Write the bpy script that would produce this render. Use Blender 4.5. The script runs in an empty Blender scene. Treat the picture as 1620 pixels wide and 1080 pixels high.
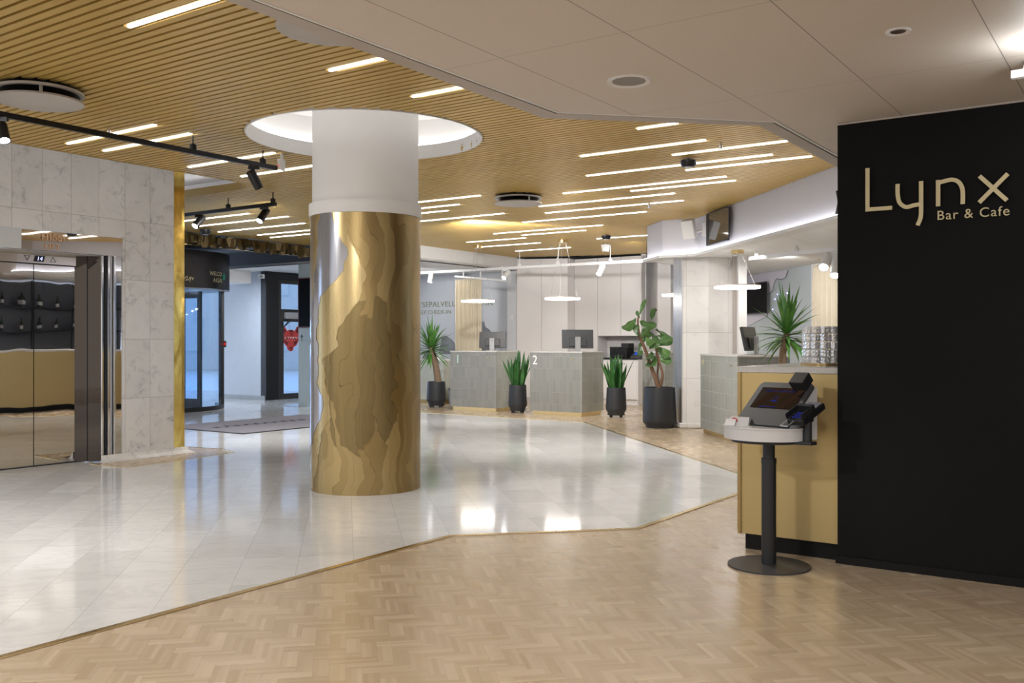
import bpy, bmesh, math, random
from mathutils import Vector, Matrix
random.seed(7)
S = bpy.context.scene
COL = S.collection
# ------------------------------------------------------------------ camera, world, exposure
FPX, H = 1493.0, 1.25
cam_d = bpy.data.cameras.new('camera'); cam = bpy.data.objects.new('camera', cam_d); COL.objects.link(cam)
cam.location = (0, 0, H); cam.rotation_euler = (math.pi/2, 0, 0)
cam_d.sensor_width = 36; cam_d.lens = FPX/1620*36; cam_d.clip_start = .05; cam_d.clip_end = 200
S.camera = cam
S.view_settings.view_transform = 'Standard'; S.view_settings.look = 'None'
S.view_settings.gamma = 1; S.view_settings.use_curve_mapping = False
S.view_settings.exposure = 0.75
S.cycles.max_bounces = 8; S.cycles.diffuse_bounces = 4; S.cycles.glossy_bounces = 5
S.cycles.transmission_bounces = 6; S.cycles.transparent_max_bounces = 12
S.cycles.caustics_reflective = False; S.cycles.caustics_refractive = False
S.cycles.sample_clamp_indirect = 4.0

WARM_BACK, BLUE_FRONT = (.58, .56, .545), (1.15, 1.65, 2.5)
w = bpy.data.worlds.new('world'); S.world = w; w.use_nodes = True
nt = w.node_tree; nt.nodes.clear()
tc = nt.nodes.new('ShaderNodeTexCoord'); sp = nt.nodes.new('ShaderNodeSeparateXYZ')
mr = nt.nodes.new('ShaderNodeMapRange'); mr.inputs[1].default_value = -.5; mr.inputs[2].default_value = .7
mx = nt.nodes.new('ShaderNodeMix'); mx.data_type = 'RGBA'
mx.inputs[6].default_value = (*WARM_BACK, 1); mx.inputs[7].default_value = (*BLUE_FRONT, 1)
bg = nt.nodes.new('ShaderNodeBackground'); bg.inputs[1].default_value = 1.0
wo = nt.nodes.new('ShaderNodeOutputWorld')
nt.links.new(tc.outputs['Generated'], sp.inputs[0]); nt.links.new(sp.outputs[1], mr.inputs[0])
nt.links.new(mr.outputs[0], mx.inputs[0]); nt.links.new(mx.outputs[2], bg.inputs[0]); nt.links.new(bg.outputs[0], wo.inputs[0])

# ------------------------------------------------------------------ layout helpers
R2 = math.radians
U = Vector((.8233, -.5676, 0)); V = Vector((.5676, .8233, 0))        # grid of the ceiling, bar and lifts
AU = math.atan2(U.y, U.x)
Mv = Vector((-.1735, .9848)); Nv = Vector((.9848, .1735))          # grid of the marble floor
CZ, GZ = 3.0, 2.48                                                # slatted ceiling, lowered grey ceiling
def F(px, py, z=0.0):
    Y = (H-z)*FPX/(py-540); return Vector(((px-810)*Y/FPX, Y, z))
def C(px, py, z=CZ):
    Y = (z-H)*FPX/(540-py); return Vector(((px-810)*Y/FPX, Y, z))
def D(px, py, Y): return Vector(((px-810)*Y/FPX, Y, H+(540-py)*Y/FPX))
def ab(p): return (p[0]*U.x+p[1]*U.y, p[0]*V.x+p[1]*V.y)
def uv(a, b, z=0.0): return Vector((a*U.x+b*V.x, a*U.y+b*V.y, z))
def on_b(px, py, b):
    r = (px-810)/FPX; a = (r*V.y*b - V.x*b)/(U.x - r*U.y)
    p = uv(a, b); return Vector((p.x, p.y, H+(540-py)*p.y/FPX)), a
def on_a(px, py, a):
    r = (px-810)/FPX; b = (r*U.y*a - U.x*a)/(V.x - r*V.y)
    p = uv(a, b); return Vector((p.x, p.y, H+(540-py)*p.y/FPX)), b

class MB:
    def __init__(s): s.v = []; s.f = []
    def add(s, vs, fs):
        n = len(s.v); s.v += [tuple(v) for v in vs]; s.f += [tuple(i+n for i in f) for f in fs]; return s
    def box(s, x0, y0, z0, x1, y1, z1, M=None):
        vs = [Vector((x, y, z)) for z in (z0, z1) for y in (y0, y1) for x in (x0, x1)]
        if M is not None: vs = [M @ v for v in vs]
        return s.add(vs, [(0,2,3,1),(4,5,7,6),(0,1,5,4),(2,6,7,3),(0,4,6,2),(1,3,7,5)])
    def prism(s, poly, z0, z1, cap=True):
        n = len(poly)
        ar = sum(poly[i][0]*poly[(i+1)%n][1]-poly[(i+1)%n][0]*poly[i][1] for i in range(n))
        if ar < 0: poly = poly[::-1]
        vs = [(p[0], p[1], z0) for p in poly] + [(p[0], p[1], z1) for p in poly]
        fs = [(i, (i+1)%n, n+(i+1)%n, n+i) for i in range(n)]
        if cap: fs += [tuple(range(n-1, -1, -1)), tuple(range(n, 2*n))]
        return s.add(vs, fs)
    def wall(s, pts, z0, z1, th, side=1):                 # polyline wall; thickness to the left (side=1) of its direction
        pts = [Vector((p[0], p[1])) for p in pts]; n = len(pts); off = []
        for i in range(n):
            d0 = (pts[i]-pts[i-1]).normalized() if i else (pts[1]-pts[0]).normalized()
            d1 = (pts[i+1]-pts[i]).normalized() if i < n-1 else d0
            nn = Vector((-(d0+d1).y, (d0+d1).x)).normalized()
            k = max(.3, nn.dot(Vector((-d0.y, d0.x)))); off.append(pts[i]+nn*(th*side/k))
        vs = []
        for p, q in zip(pts, off): vs += [(p.x,p.y,z0),(p.x,p.y,z1),(q.x,q.y,z1),(q.x,q.y,z0)]
        fs = []
        for i in range(n-1):
            for k in range(4): fs.append((4*i+k, 4*i+(k+1)%4, 4*(i+1)+(k+1)%4, 4*(i+1)+k))
        fs += [(0,3,2,1), tuple(4*(n-1)+k for k in range(4))]
        return s.add(vs, fs)
    def lathe(s, prof, n=32, c=(0,0,0), M=None, a0=0, a1=2*math.pi):
        full = abs(a1-a0-2*math.pi) < 1e-6; m = n if full else n+1; vs = []
        for r, z in prof:
            for i in range(m):
                t = a0+(a1-a0)*i/n; v = Vector((c[0]+r*math.cos(t), c[1]+r*math.sin(t), c[2]+z)); vs.append(M @ v if M is not None else v)
        fs = []
        for j in range(len(prof)-1):
            for i in range(n):
                k = (i+1) % m; fs.append((j*m+i, j*m+k, (j+1)*m+k, (j+1)*m+i))
        return s.add(vs, fs)
    def disc(s, r, h, n=32, c=(0,0,0), M=None): return s.lathe([(0,0),(r,0),(r,h),(0,h)], n, c, M)
    def tube(s, pts, r, n=8, cap=True):
        pts = [Vector(p) for p in pts]; m = len(pts); rs = r if isinstance(r, (list, tuple)) else [r]*m
        vs = []; prev = None
        for i, p in enumerate(pts):
            d = (pts[min(i+1, m-1)]-pts[max(i-1, 0)]).normalized()
            ref = prev if prev is not None else (Vector((0,0,1)) if abs(d.z) < .9 else Vector((1,0,0)))
            x = (ref - d*ref.dot(d)).normalized(); prev = x; y = d.cross(x)
            for k in range(n):
                t = 2*math.pi*k/n; vs.append(p + (x*math.cos(t)+y*math.sin(t))*rs[i])
        fs = [(i*n+k, i*n+(k+1)%n, (i+1)*n+(k+1)%n, (i+1)*n+k) for i in range(m-1) for k in range(n)]
        if cap: fs += [tuple(range(n-1,-1,-1)), tuple((m-1)*n+k for k in range(n))]
        return s.add(vs, fs)
    def stroke(s, pts, w, nrm, th):                       # flat ribbon letter stroke along 3D points, extruded by th along nrm
        pts = [Vector(p) for p in pts]; nrm = Vector(nrm).normalized(); m = len(pts); vs = []
        for i, p in enumerate(pts):
            d0 = (pts[i]-pts[i-1]).normalized() if i else (pts[1]-pts[0]).normalized()
            d1 = (pts[i+1]-pts[i]).normalized() if i < m-1 else d0
            t = (d0+d1).normalized(); x = nrm.cross(t).normalized(); k = max(.5, x.dot(nrm.cross(d0)))
            o = x*(w/2/k); vs += [p-o, p+o, p+o+nrm*th, p-o+nrm*th]
        fs = [(4*i+k, 4*i+(k+1)%4, 4*(i+1)+(k+1)%4, 4*(i+1)+k) for i in range(m-1) for k in range(4)]
        fs += [(0,3,2,1), tuple(4*(m-1)+k for k in range(4))]
        return s.add(vs, fs)
    def build(s, name, m, parent=None, smooth=False, bevel=0, org=None, rot=0.0, local=False):
        me = bpy.data.meshes.new(name)
        vs = s.v
        if org is not None and not local:                  # world verts -> local to org/rot
            c, sn = math.cos(-rot), math.sin(-rot); o = Vector(org).to_3d() if len(org) == 3 else Vector((org[0], org[1], 0))
            vs = [((x-o.x)*c-(y-o.y)*sn, (x-o.x)*sn+(y-o.y)*c, z-o.z) for x, y, z in vs]
        me.from_pydata(vs, [], s.f)
        bm = bmesh.new(); bm.from_mesh(me); bmesh.ops.recalc_face_normals(bm, faces=bm.faces)
        bm.to_mesh(me); bm.free()
        if smooth:
            for p in me.polygons: p.use_smooth = True
            try: me.set_sharp_from_angle(angle=R2(38))
            except Exception: pass
        me.materials.append(m)
        o = bpy.data.objects.new(name, me); COL.objects.link(o)
        if parent is not None: o.parent = parent
        elif org is not None: o.location = Vector(org).to_3d() if len(org) == 3 else (org[0], org[1], 0); o.rotation_euler = (0, 0, rot)
        if bevel:
            b = o.modifiers.new('bevel', 'BEVEL'); b.width = bevel; b.segments = 2; b.limit_method = 'ANGLE'; b.angle_limit = R2(40)
        return o
def tag(o, label=None, cat=None, group=None, kind=None):
    if label: o['label'] = label
    if cat: o['category'] = cat
    if group: o['group'] = group
    if kind: o['kind'] = kind
    return o
def thing(name, label, cat, loc=(0,0,0), rotz=0.0, group=None):
    o = bpy.data.objects.new(name, None); COL.objects.link(o); o.empty_display_size = .1
    o.location = loc; o.rotation_euler = (0, 0, rotz); return tag(o, label, cat, group)
def struct(o, label=None, cat=None): return tag(o, label, cat, None, 'structure')
def dup(root, loc, rotz=None, label=None, group=None):
    r = root.copy(); COL.objects.link(r); r.location = loc
    if rotz is not None: r.rotation_euler = (0, 0, rotz)
    if label: r['label'] = label
    if group: r['group'] = group
    for ch in list(root.children):
        c = ch.copy(); COL.objects.link(c); c.parent = r
        for g in list(ch.children):
            d = g.copy(); COL.objects.link(d); d.parent = c
    return r
def text_mesh(body, size, ext=.002, align='LEFT', space=1.0):      # letters in the local XZ plane facing -Y
    cu = bpy.data.curves.new('lettering', 'FONT'); cu.body = body; cu.size = size; cu.extrude = ext; cu.align_x = align; cu.space_character = space
    o = bpy.data.objects.new('lettering', cu); COL.objects.link(o); bpy.context.view_layer.update()
    me = bpy.data.meshes.new_from_object(o.evaluated_get(bpy.context.evaluated_depsgraph_get()))
    bpy.data.objects.remove(o); bpy.data.curves.remove(cu)
    mb = MB(); mb.v = [(v.co.x, -v.co.z, v.co.y) for v in me.vertices]; mb.f = [tuple(p.vertices) for p in me.polygons]
    bpy.data.meshes.remove(me); return mb

# ------------------------------------------------------------------ materials
class NT:
    def __init__(s, name):
        s.m = bpy.data.materials.new(name); s.m.use_nodes = True; s.t = s.m.node_tree; s.t.nodes.clear()
        s.out = s.n('ShaderNodeOutputMaterial'); s.b = s.n('ShaderNodeBsdfPrincipled'); s.l(s.b.outputs[0], s.out.inputs[0])
    def n(s, t, **k):
        x = s.t.nodes.new(t)
        for a, v in k.items(): setattr(x, a, v)
        return x
    def l(s, a, b): s.t.links.new(a, b)
    def put(s, i, v):
        if isinstance(v, bpy.types.NodeSocket): s.l(v, i)
        elif v is not None:
            try: i.default_value = v
            except Exception: i.default_value = (*v, 1) if len(v) == 3 else v
    def M(s, op, a, b=None, c=None):
        x = s.n('ShaderNodeMath', operation=op); s.put(x.inputs[0], a); s.put(x.inputs[1], b); s.put(x.inputs[2], c); return x.outputs[0]
    def mix(s, f, a, b, blend='MIX'):
        x = s.n('ShaderNodeMix', data_type='RGBA', blend_type=blend); s.put(x.inputs[0], f); s.put(x.inputs[6], a); s.put(x.inputs[7], b); return x.outputs[2]
    def coord(s, k='Object'): return s.n('ShaderNodeTexCoord').outputs[k]
    def xyz(s, v):
        x = s.n('ShaderNodeSeparateXYZ'); s.l(v, x.inputs[0]); return x.outputs
    def vec(s, x, y, z=0.0):
        c = s.n('ShaderNodeCombineXYZ'); s.put(c.inputs[0], x); s.put(c.inputs[1], y); s.put(c.inputs[2], z); return c.outputs[0]
    def noise(s, v, scale, detail=3, rough=.5, dist=0.0, o=0):
        x = s.n('ShaderNodeTexNoise'); s.l(v, x.inputs['Vector']); x.inputs['Scale'].default_value = scale; x.inputs['Detail'].default_value = detail
        x.inputs['Roughness'].default_value = rough; x.inputs['Distortion'].default_value = dist; return x.outputs[o]
    def white(s, v):
        x = s.n('ShaderNodeTexWhiteNoise', noise_dimensions='3D'); s.l(v, x.inputs[0]); return x.outputs[0]
    def scale(s, v, k):
        x = s.n('ShaderNodeVectorMath', operation='MULTIPLY'); s.l(v, x.inputs[0]); x.inputs[1].default_value = k; return x.outputs[0]
    def rng(s, v, a, b, c, d):
        x = s.n('ShaderNodeMapRange'); s.put(x.inputs[0], v)
        for i, k in enumerate((a, b, c, d)): x.inputs[i+1].default_value = k
        return x.outputs[0]
    def bump(s, h, st=.3, d=.01):
        x = s.n('ShaderNodeBump'); x.inputs['Strength'].default_value = st; x.inputs['Distance'].default_value = d; s.l(h, x.inputs['Height']); s.l(x.outputs[0], s.b.inputs['Normal'])
    def set(s, **k):
        for a, v in k.items(): s.put(s.b.inputs[a.replace('_', ' ')], v)
        return s.m
MT = {}
def mat(name, col, rough=.5, metal=0.0, var=.04, vs=6.0, bump=0.0, bs=40.0, emit=None, es=0.0, spec=None, coat=0.0):
    t = NT(name); c = t.coord()
    f = t.rng(t.noise(c, vs), .3, .7, 1-var, 1+var)
    base = t.mix(1.0, (*col, 1), t.vec(f, f, f), 'MULTIPLY')
    t.set(Base_Color=base, Roughness=rough, Metallic=metal)
    if coat: t.set(Coat_Weight=coat, Coat_Roughness=.1)
    if spec is not None: t.b.inputs['Specular IOR Level'].default_value = spec
    if bump: t.bump(t.noise(c, bs, 4), bump, .005)
    if emit: t.b.inputs['Emission Color'].default_value = (*emit, 1); t.b.inputs['Emission Strength'].default_value = es
    MT[name] = t.m; return t.m
def emis(name, col, st):
    t = NT(name); t.t.nodes.remove(t.b); e = t.n('ShaderNodeEmission'); e.inputs[0].default_value = (*col, 1); e.inputs[1].default_value = st
    t.l(e.outputs[0], t.out.inputs[0]); return t.m
def glass(name, col=(1,1,1), rough=0.0, thin=True, alpha=.12):
    t = NT(name)
    if thin:                                               # a thin pane: mostly clear, with a mirror sheen
        tr = t.n('ShaderNodeBsdfTransparent'); tr.inputs[0].default_value = (*col, 1)
        gl = t.n('ShaderNodeBsdfGlossy'); gl.inputs['Roughness'].default_value = rough
        lw = t.n('ShaderNodeLayerWeight'); lw.inputs[0].default_value = .5
        mxs = t.n('ShaderNodeMixShader'); t.l(t.M('ADD', t.M('MULTIPLY', t.M('POWER', lw.outputs[1], 5.0), .8), alpha*.35), mxs.inputs[0]); t.l(tr.outputs[0], mxs.inputs[1]); t.l(gl.outputs[0], mxs.inputs[2])
        t.t.nodes.remove(t.b); t.l(mxs.outputs[0], t.out.inputs[0]); return t.m
    return t.set(Base_Color=(*col, 1), Roughness=rough, Transmission_Weight=1.0, IOR=1.45)

def m_parquet():
    t = NT('oak parquet'); c = t.xyz(t.coord()); Wd, n = .062, 3.0
    x = t.M('DIVIDE', c[0], Wd); y = t.M('DIVIDE', c[1], -Wd)
    i = t.M('FLOOR', x); j = t.M('FLOOR', y)
    d = t.M('FLOORED_MODULO', t.M('SUBTRACT', i, j), 2*n)
    hz = t.M('LESS_THAN', d, n-.5)
    e = t.M('SUBTRACT', d, n)
    idx = t.M('ADD', t.M('MULTIPLY', hz, t.M('SUBTRACT', i, d)), t.M('MULTIPLY', t.M('SUBTRACT', 1, hz), i))
    idy = t.M('ADD', t.M('MULTIPLY', hz, j), t.M('MULTIPLY', t.M('SUBTRACT', 1, hz), t.M('ADD', j, e)))
    r2 = t.white(t.vec(idy, idx, 3.0))
    lx = t.M('SUBTRACT', x, t.M('SUBTRACT', i, d)); ly = t.M('SUBTRACT', t.M('ADD', t.M('ADD', j, e), 1), y)
    fx = t.M('FRACT', x); fy = t.M('FRACT', y)
    along = t.M('ADD', t.M('MULTIPLY', hz, lx), t.M('MULTIPLY', t.M('SUBTRACT', 1, hz), ly))
    acr = t.M('ADD', t.M('MULTIPLY', hz, fy), t.M('MULTIPLY', t.M('SUBTRACT', 1, hz), fx))
    stp = t.M('FLOOR', t.M('MULTIPLY', acr, 3.0)); sf = t.M('FRACT', t.M('MULTIPLY', acr, 3.0))
    r = t.white(t.vec(idx, idy, t.M('ADD', hz, t.M('MULTIPLY', stp, 7.0))))
    edge = t.M('MINIMUM', t.M('MINIMUM', acr, t.M('SUBTRACT', 1, acr)), t.M('MINIMUM', along, t.M('SUBTRACT', n, along)))
    jn = t.rng(edge, .0, .022, 1, 0); j2 = t.rng(t.M('MINIMUM', sf, t.M('SUBTRACT', 1, sf)), 0, .05, 1, 0)
    tone = t.M('ADD', t.M('MULTIPLY', r, .62), t.M('MULTIPLY', r2, .38))
    grain = t.noise(t.vec(t.M('ADD', t.M('MULTIPLY', along, .6), t.M('MULTIPLY', r, 40)), t.M('MULTIPLY', acr, 14), r2), 2.2, 4, .6)
    c1 = t.mix(t.M('POWER', tone, 1.3), (.46, .345, .22), (.645, .515, .365))
    c2 = t.mix(t.rng(grain, .3, .75, 0, .22), c1, (.40, .285, .175))
    c3 = t.mix(t.M('MAXIMUM', t.M('MULTIPLY', jn, .38), t.M('MULTIPLY', j2, .10)), c2, (.17, .115, .065))
    t.set(Base_Color=c3, Roughness=t.M('ADD', .21, t.M('MULTIPLY', r2, .08))); t.b.inputs['Specular IOR Level'].default_value = .6
    t.bump(t.M('ADD', t.M('MULTIPLY', t.M('MULTIPLY', r2, along), .25), t.M('MULTIPLY', jn, -.6)), .07, .004)
    return t.m
def m_marble_floor():
    t = NT('marble floor'); cc = t.coord(); c = t.xyz(cc)
    y = t.M('DIVIDE', t.M('ADD', c[1], .0436), .309); row = t.M('FLOOR', y); fy = t.M('FRACT', y)
    x = t.M('ADD', t.M('DIVIDE', c[0], .61), t.M('MULTIPLY', t.white(t.vec(row, 1.0, 2.0)), 1.0)); cx = t.M('FLOOR', x); fx = t.M('FRACT', x)
    r = t.white(t.vec(cx, row, 0.0))
    ed = t.M('MINIMUM', t.M('MULTIPLY', t.M('MINIMUM', fy, t.M('SUBTRACT', 1, fy)), .309), t.M('MULTIPLY', t.M('MINIMUM', fx, t.M('SUBTRACT', 1, fx)), .61))
    jn = t.rng(ed, .0008, .0026, 1, 0)
    ve = t.vec(t.M('ADD', t.M('MULTIPLY', c[0], 1.6), t.M('MULTIPLY', r, 50)), t.M('MULTIPLY', c[1], .8), r)
    v1 = t.noise(ve, 2.2, 6, .65, 1.2); v2 = t.noise(ve, 6.0, 5, .6, .8)
    vein = t.rng(t.M('ABSOLUTE', t.M('SUBTRACT', v1, .5)), 0, .05, 1, 0)
    base = t.mix(r, (.66, .645, .62), (.78, .765, .745))
    base = t.mix(t.rng(v2, .45, .8, 0, .20), base, (.50, .50, .49))
    base = t.mix(t.M('MULTIPLY', vein, .16), base, (.36, .36, .37))
    base = t.mix(t.M('MULTIPLY', jn, .45), base, (.33, .31, .28))
    t.set(Base_Color=base, Roughness=t.rng(v2, .3, .8, .07, .12)); t.b.inputs['Specular IOR Level'].default_value = .62
    t.bump(t.M('MULTIPLY', jn, -.25), .05, .004)
    return t.m
def m_marble_wall(tw=.30, th=.627, ox=0.0, oz=.02, name='marble cladding', joint=True, amt=1.0):
    t = NT(name); cc = t.coord(); c = t.xyz(cc)
    x = t.M('DIVIDE', t.M('ADD', c[0], ox), tw); z = t.M('DIVIDE', t.M('SUBTRACT', c[2], oz), th)
    i = t.M('FLOOR', x); k = t.M('FLOOR', z); fx = t.M('FRACT', x); fz = t.M('FRACT', z)
    r = t.white(t.vec(i, k, 0.0))
    ed = t.M('MINIMUM', t.M('MULTIPLY', t.M('MINIMUM', fx, t.M('SUBTRACT', 1, fx)), tw), t.M('MULTIPLY', t.M('MINIMUM', fz, t.M('SUBTRACT', 1, fz)), th))
    jn = t.rng(ed, .0012, .003, 1, 0)
    ve = t.vec(t.M('ADD', c[0], t.M('MULTIPLY', r, 31)), t.M('MULTIPLY', c[1], 1.0), t.M('ADD', c[2], t.M('MULTIPLY', r, 17)))
    v1 = t.noise(ve, 2.6, 7, .62, .7); v2 = t.noise(ve, 4.5, 6, .7, .6)
    vein = t.M('MULTIPLY', t.rng(t.M('ABSOLUTE', t.M('SUBTRACT', v1, .52)), 0, .028, 1, 0), t.rng(v2, .45, .7, 0, 1))
    base = t.mix(r, (.68, .66, .635), (.76, .74, .715))
    base = t.mix(t.rng(v2, .45, .8, 0, .45*amt), base, (.48, .48, .48))
    base = t.mix(t.M('MULTIPLY', vein, .8*amt), base, (.26, .26, .27))
    if joint: base = t.mix(t.M('MULTIPLY', jn, .7), base, (.26, .23, .19))
    t.set(Base_Color=base, Roughness=.22)
    return t.m
def m_panels():
    t = NT('grey ceiling panels'); c = t.xyz(t.coord())
    a = t.M('DIVIDE', t.M('ADD', c[0], 1.766), .60); b = t.M('DIVIDE', t.M('SUBTRACT', c[1], 3.345), 1.24)
    fa = t.M('FRACT', a); fb = t.M('FRACT', b)
    ea = t.M('MULTIPLY', t.M('MINIMUM', fa, t.M('SUBTRACT', 1, fa)), .60); eb = t.M('MULTIPLY', t.M('MINIMUM', fb, t.M('SUBTRACT', 1, fb)), 1.24)
    j = t.M('MAXIMUM', t.rng(ea, .0016, .0026, 1, 0), t.M('MULTIPLY', t.rng(eb, .0012, .002, 1, 0), .7))
    n = t.noise(t.coord(), 160, 2)
    base = t.mix(t.rng(n, .3, .7, 0, 1), (.67, .60, .53), (.70, .63, .56))
    t.set(Base_Color=t.mix(t.M('MULTIPLY', j, .75), base, (.10, .08, .07)), Roughness=.6); t.bump(n, .08, .002)
    return t.m
def m_tile(name, tw, th, col, col2, grout):
    t = NT(name); cc = t.coord(); c = t.xyz(cc)
    x = t.M('DIVIDE', t.M('ADD', c[0], c[1]), tw); z = t.M('DIVIDE', t.M('ADD', c[2], .01), th)
    i = t.M('FLOOR', x); k = t.M('FLOOR', z); fx = t.M('FRACT', x); fz = t.M('FRACT', z)
    r = t.white(t.vec(i, k, 1.0))
    ed = t.M('MINIMUM', t.M('MULTIPLY', t.M('MINIMUM', fx, t.M('SUBTRACT', 1, fx)), tw), t.M('MULTIPLY', t.M('MINIMUM', fz, t.M('SUBTRACT', 1, fz)), th))
    jn = t.rng(ed, .0015, .0035, 1, 0)
    n = t.noise(t.vec(t.M('ADD', c[0], t.M('MULTIPLY', r, 9)), c[1], t.M('ADD', c[2], t.M('MULTIPLY', r, 5))), 12, 3)
    base = t.mix(t.M('ADD', t.M('MULTIPLY', r, .6), t.M('MULTIPLY', n, .4)), col, col2)
    t.set(Base_Color=t.mix(jn, base, grout), Roughness=t.mix(jn, (.16,)*3, (.7,)*3))
    t.bump(t.M('SUBTRACT', t.M('ADD', t.M('MULTIPLY', n, .9), t.M('MULTIPLY', r, .2)), t.M('MULTIPLY', jn, .6)), .45, .008)
    return t.m
def m_brass_layers():
    t = NT('layered brass sheet'); c = t.xyz(t.coord())
    th = t.M('ARCTAN2', c[0], t.M('MULTIPLY', c[1], -1))
    zz = c[2]
    n1 = t.M('SUBTRACT', t.noise(t.vec(t.M('MULTIPLY', th, .9), 0.0, t.M('MULTIPLY', zz, .8)), 1.0, 2, .5), .5)
    n2 = t.M('SUBTRACT', t.noise(t.vec(t.M('MULTIPLY', th, 1.3), 3.0, t.M('MULTIPLY', zz, 3.0)), 1.0, 2, .5), .5)
    n3 = t.M('SUBTRACT', t.noise(t.vec(t.M('MULTIPLY', th, 2.0), 7.0, t.M('MULTIPLY', zz, 11)), 1.0, 2, .6), .5)
    s = t.M('MULTIPLY', t.M('ADD', t.M('ADD', t.M('ADD', th, t.M('MULTIPLY', n1, 1.5)), t.M('MULTIPLY', n2, .55)), t.M('MULTIPLY', n3, .10)), 6.0)
    k = t.M('FLOOR', s); f = t.M('FRACT', s); r = t.white(t.vec(k, 2.0, 5.0))
    line = t.rng(f, 0, .035, 1, 0)
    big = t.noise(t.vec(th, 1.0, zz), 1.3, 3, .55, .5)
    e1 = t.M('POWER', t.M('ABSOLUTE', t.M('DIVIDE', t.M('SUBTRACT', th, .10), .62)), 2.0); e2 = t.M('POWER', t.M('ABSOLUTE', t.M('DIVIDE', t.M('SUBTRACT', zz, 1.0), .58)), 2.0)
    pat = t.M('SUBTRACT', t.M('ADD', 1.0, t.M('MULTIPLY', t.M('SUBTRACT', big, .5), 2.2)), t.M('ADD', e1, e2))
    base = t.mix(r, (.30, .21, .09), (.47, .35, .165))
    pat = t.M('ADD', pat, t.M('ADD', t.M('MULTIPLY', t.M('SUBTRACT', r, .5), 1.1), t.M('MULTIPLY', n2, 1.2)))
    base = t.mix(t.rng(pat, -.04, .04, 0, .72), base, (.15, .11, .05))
    br = t.noise(t.vec(t.M('MULTIPLY', th, 60), 0.0, t.M('MULTIPLY', zz, 2)), 1.0, 3)
    base = t.mix(t.rng(br, .3, .7, 0, .18), base, (.35, .25, .10))
    base = t.mix(t.M('MULTIPLY', line, .85), base, (.05, .03, .012))
    t.set(Base_Color=base, Metallic=.92, Roughness=t.M('ADD', .32, t.M('MULTIPLY', r, .12)))
    t.bump(t.M('ADD', f, t.M('MULTIPLY', t.noise(t.vec(th, 0.0, zz), 5.0, 3), .8)), .25, .006)
    return t.m
def m_brushed(name, col, rough=.28, metal=.95, axis=2, k=.12):
    t = NT(name); c = t.coord(); sc = [70, 70, 70]; sc[axis] = 1.0
    n = t.noise(t.scale(c, tuple(sc)), 1.0, 3); m2 = t.noise(c, 2.2, 4)
    base = t.mix(t.M('ADD', t.M('MULTIPLY', n, .6), t.M('MULTIPLY', m2, .4)), tuple(x*(1-k) for x in col), tuple(min(1, x*(1+k)) for x in col))
    t.set(Base_Color=base, Metallic=metal, Roughness=t.rng(n, .3, .7, rough*.85, rough*1.15)); return t.m
def m_mirror(name, col, wav=.02, rough=.02):
    t = NT(name); c = t.coord(); t.set(Base_Color=(*col, 1), Metallic=1.0, Roughness=rough)
    t.bump(t.noise(t.scale(c, (1.4, 1.4, .8)), 2.2, 1), wav, .05); return t.m
def m_wavy_brass():                                        # old polished corner brass, blotched
    t = NT('aged brass'); c = t.coord(); n = t.noise(t.scale(c, (1, 1, .35)), 7, 5, .65, 1.0)
    t.set(Base_Color=t.mix(t.rng(n, .35, .7, 0, 1), (.86, .60, .16), (.42, .27, .06)), Metallic=1.0, Roughness=t.rng(n, .3, .7, .08, .26)); t.bump(n, .05, .01); return t.m
def m_leaf(name, c0, c1, rough=.35):
    t = NT(name); c = t.coord(); n = t.noise(c, 9, 4); info = t.n('ShaderNodeObjectInfo')
    t.set(Base_Color=t.mix(t.rng(n, .3, .7, 0, 1), c0, c1), Roughness=rough); t.b.inputs['Subsurface Weight'].default_value = 0.0; return t.m
def m_bark(name, c0, c1):
    t = NT(name); c = t.coord(); n = t.noise(t.scale(c, (30, 30, 60)), 1.0, 4)
    t.set(Base_Color=t.mix(n, c0, c1), Roughness=.85); t.bump(n, .6, .01); return t.m
PARQ, MARF, MARW = m_parquet(), m_marble_floor(), m_marble_wall()
PANEL = m_panels()
TILE_N = m_tile('narrow grey glazed tiles', .066, .20, (.20, .20, .183), (.285, .283, .257), (.30, .295, .265))
TILE_W = m_tile('wide grey green glazed tiles', .20, .20, (.33, .335, .29), (.42, .42, .37), (.43, .42, .37))
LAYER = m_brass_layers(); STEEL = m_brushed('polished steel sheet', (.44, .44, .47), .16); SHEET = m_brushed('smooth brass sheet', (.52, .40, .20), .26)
BRASS = m_wavy_brass(); GOLDP = m_brushed('matt brass panel', (.50, .375, .17), .46, .75, 0, .05); BRTRIM = m_brushed('brass trim', (.80, .62, .32), .22, 1.0, 0)
SLAT = mat('gold painted slats', (.60, .40, .108), .36, .45, .05, 2.0)
BACKG = mat('dark shade backing', (.14, .095, .04), .9)
WHITE = mat('white painted plaster', (.80, .79, .78), .6, var=.01); CABW = mat('off white cabinet lacquer', (.74, .71, .695), .4, var=.01)
GREYW = mat('light grey wall paint', (.47, .485, .51), .65, var=.02); BLUEW = mat('pale grey blue wall paint', (.56, .60, .66), .6, var=.02)
FASC = mat('anthracite fascia paint', (.055, .06, .075), .55); GREYB = mat('taupe ceiling border', (.47, .42, .38), .55, var=.02)
BLACKW = mat('black wall panel', (.006, .006, .0062), .5, var=.1, vs=3, bump=.05, bs=300, spec=.12); BLACKP = mat('black powder coat', (.012, .012, .013), .45)
BLACKM = mat('black metal', (.02, .02, .022), .35, .5); POT = mat('black planter resin', (.022, .024, .028), .5, bump=.1, bs=60)
DARKF = mat('dark brown door frame', (.028, .024, .023), .4); DRUM = mat('dark bronze drum', (.035, .032, .032), .32, .4)
GREY = mat('grey metal disc', (.46, .42, .38), .4, .1); DISCW = mat('pale grey disc', (.55, .53, .52), .35, .2); DKGREY = mat('dark grey plastic', (.045, .047, .05), .4)
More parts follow.
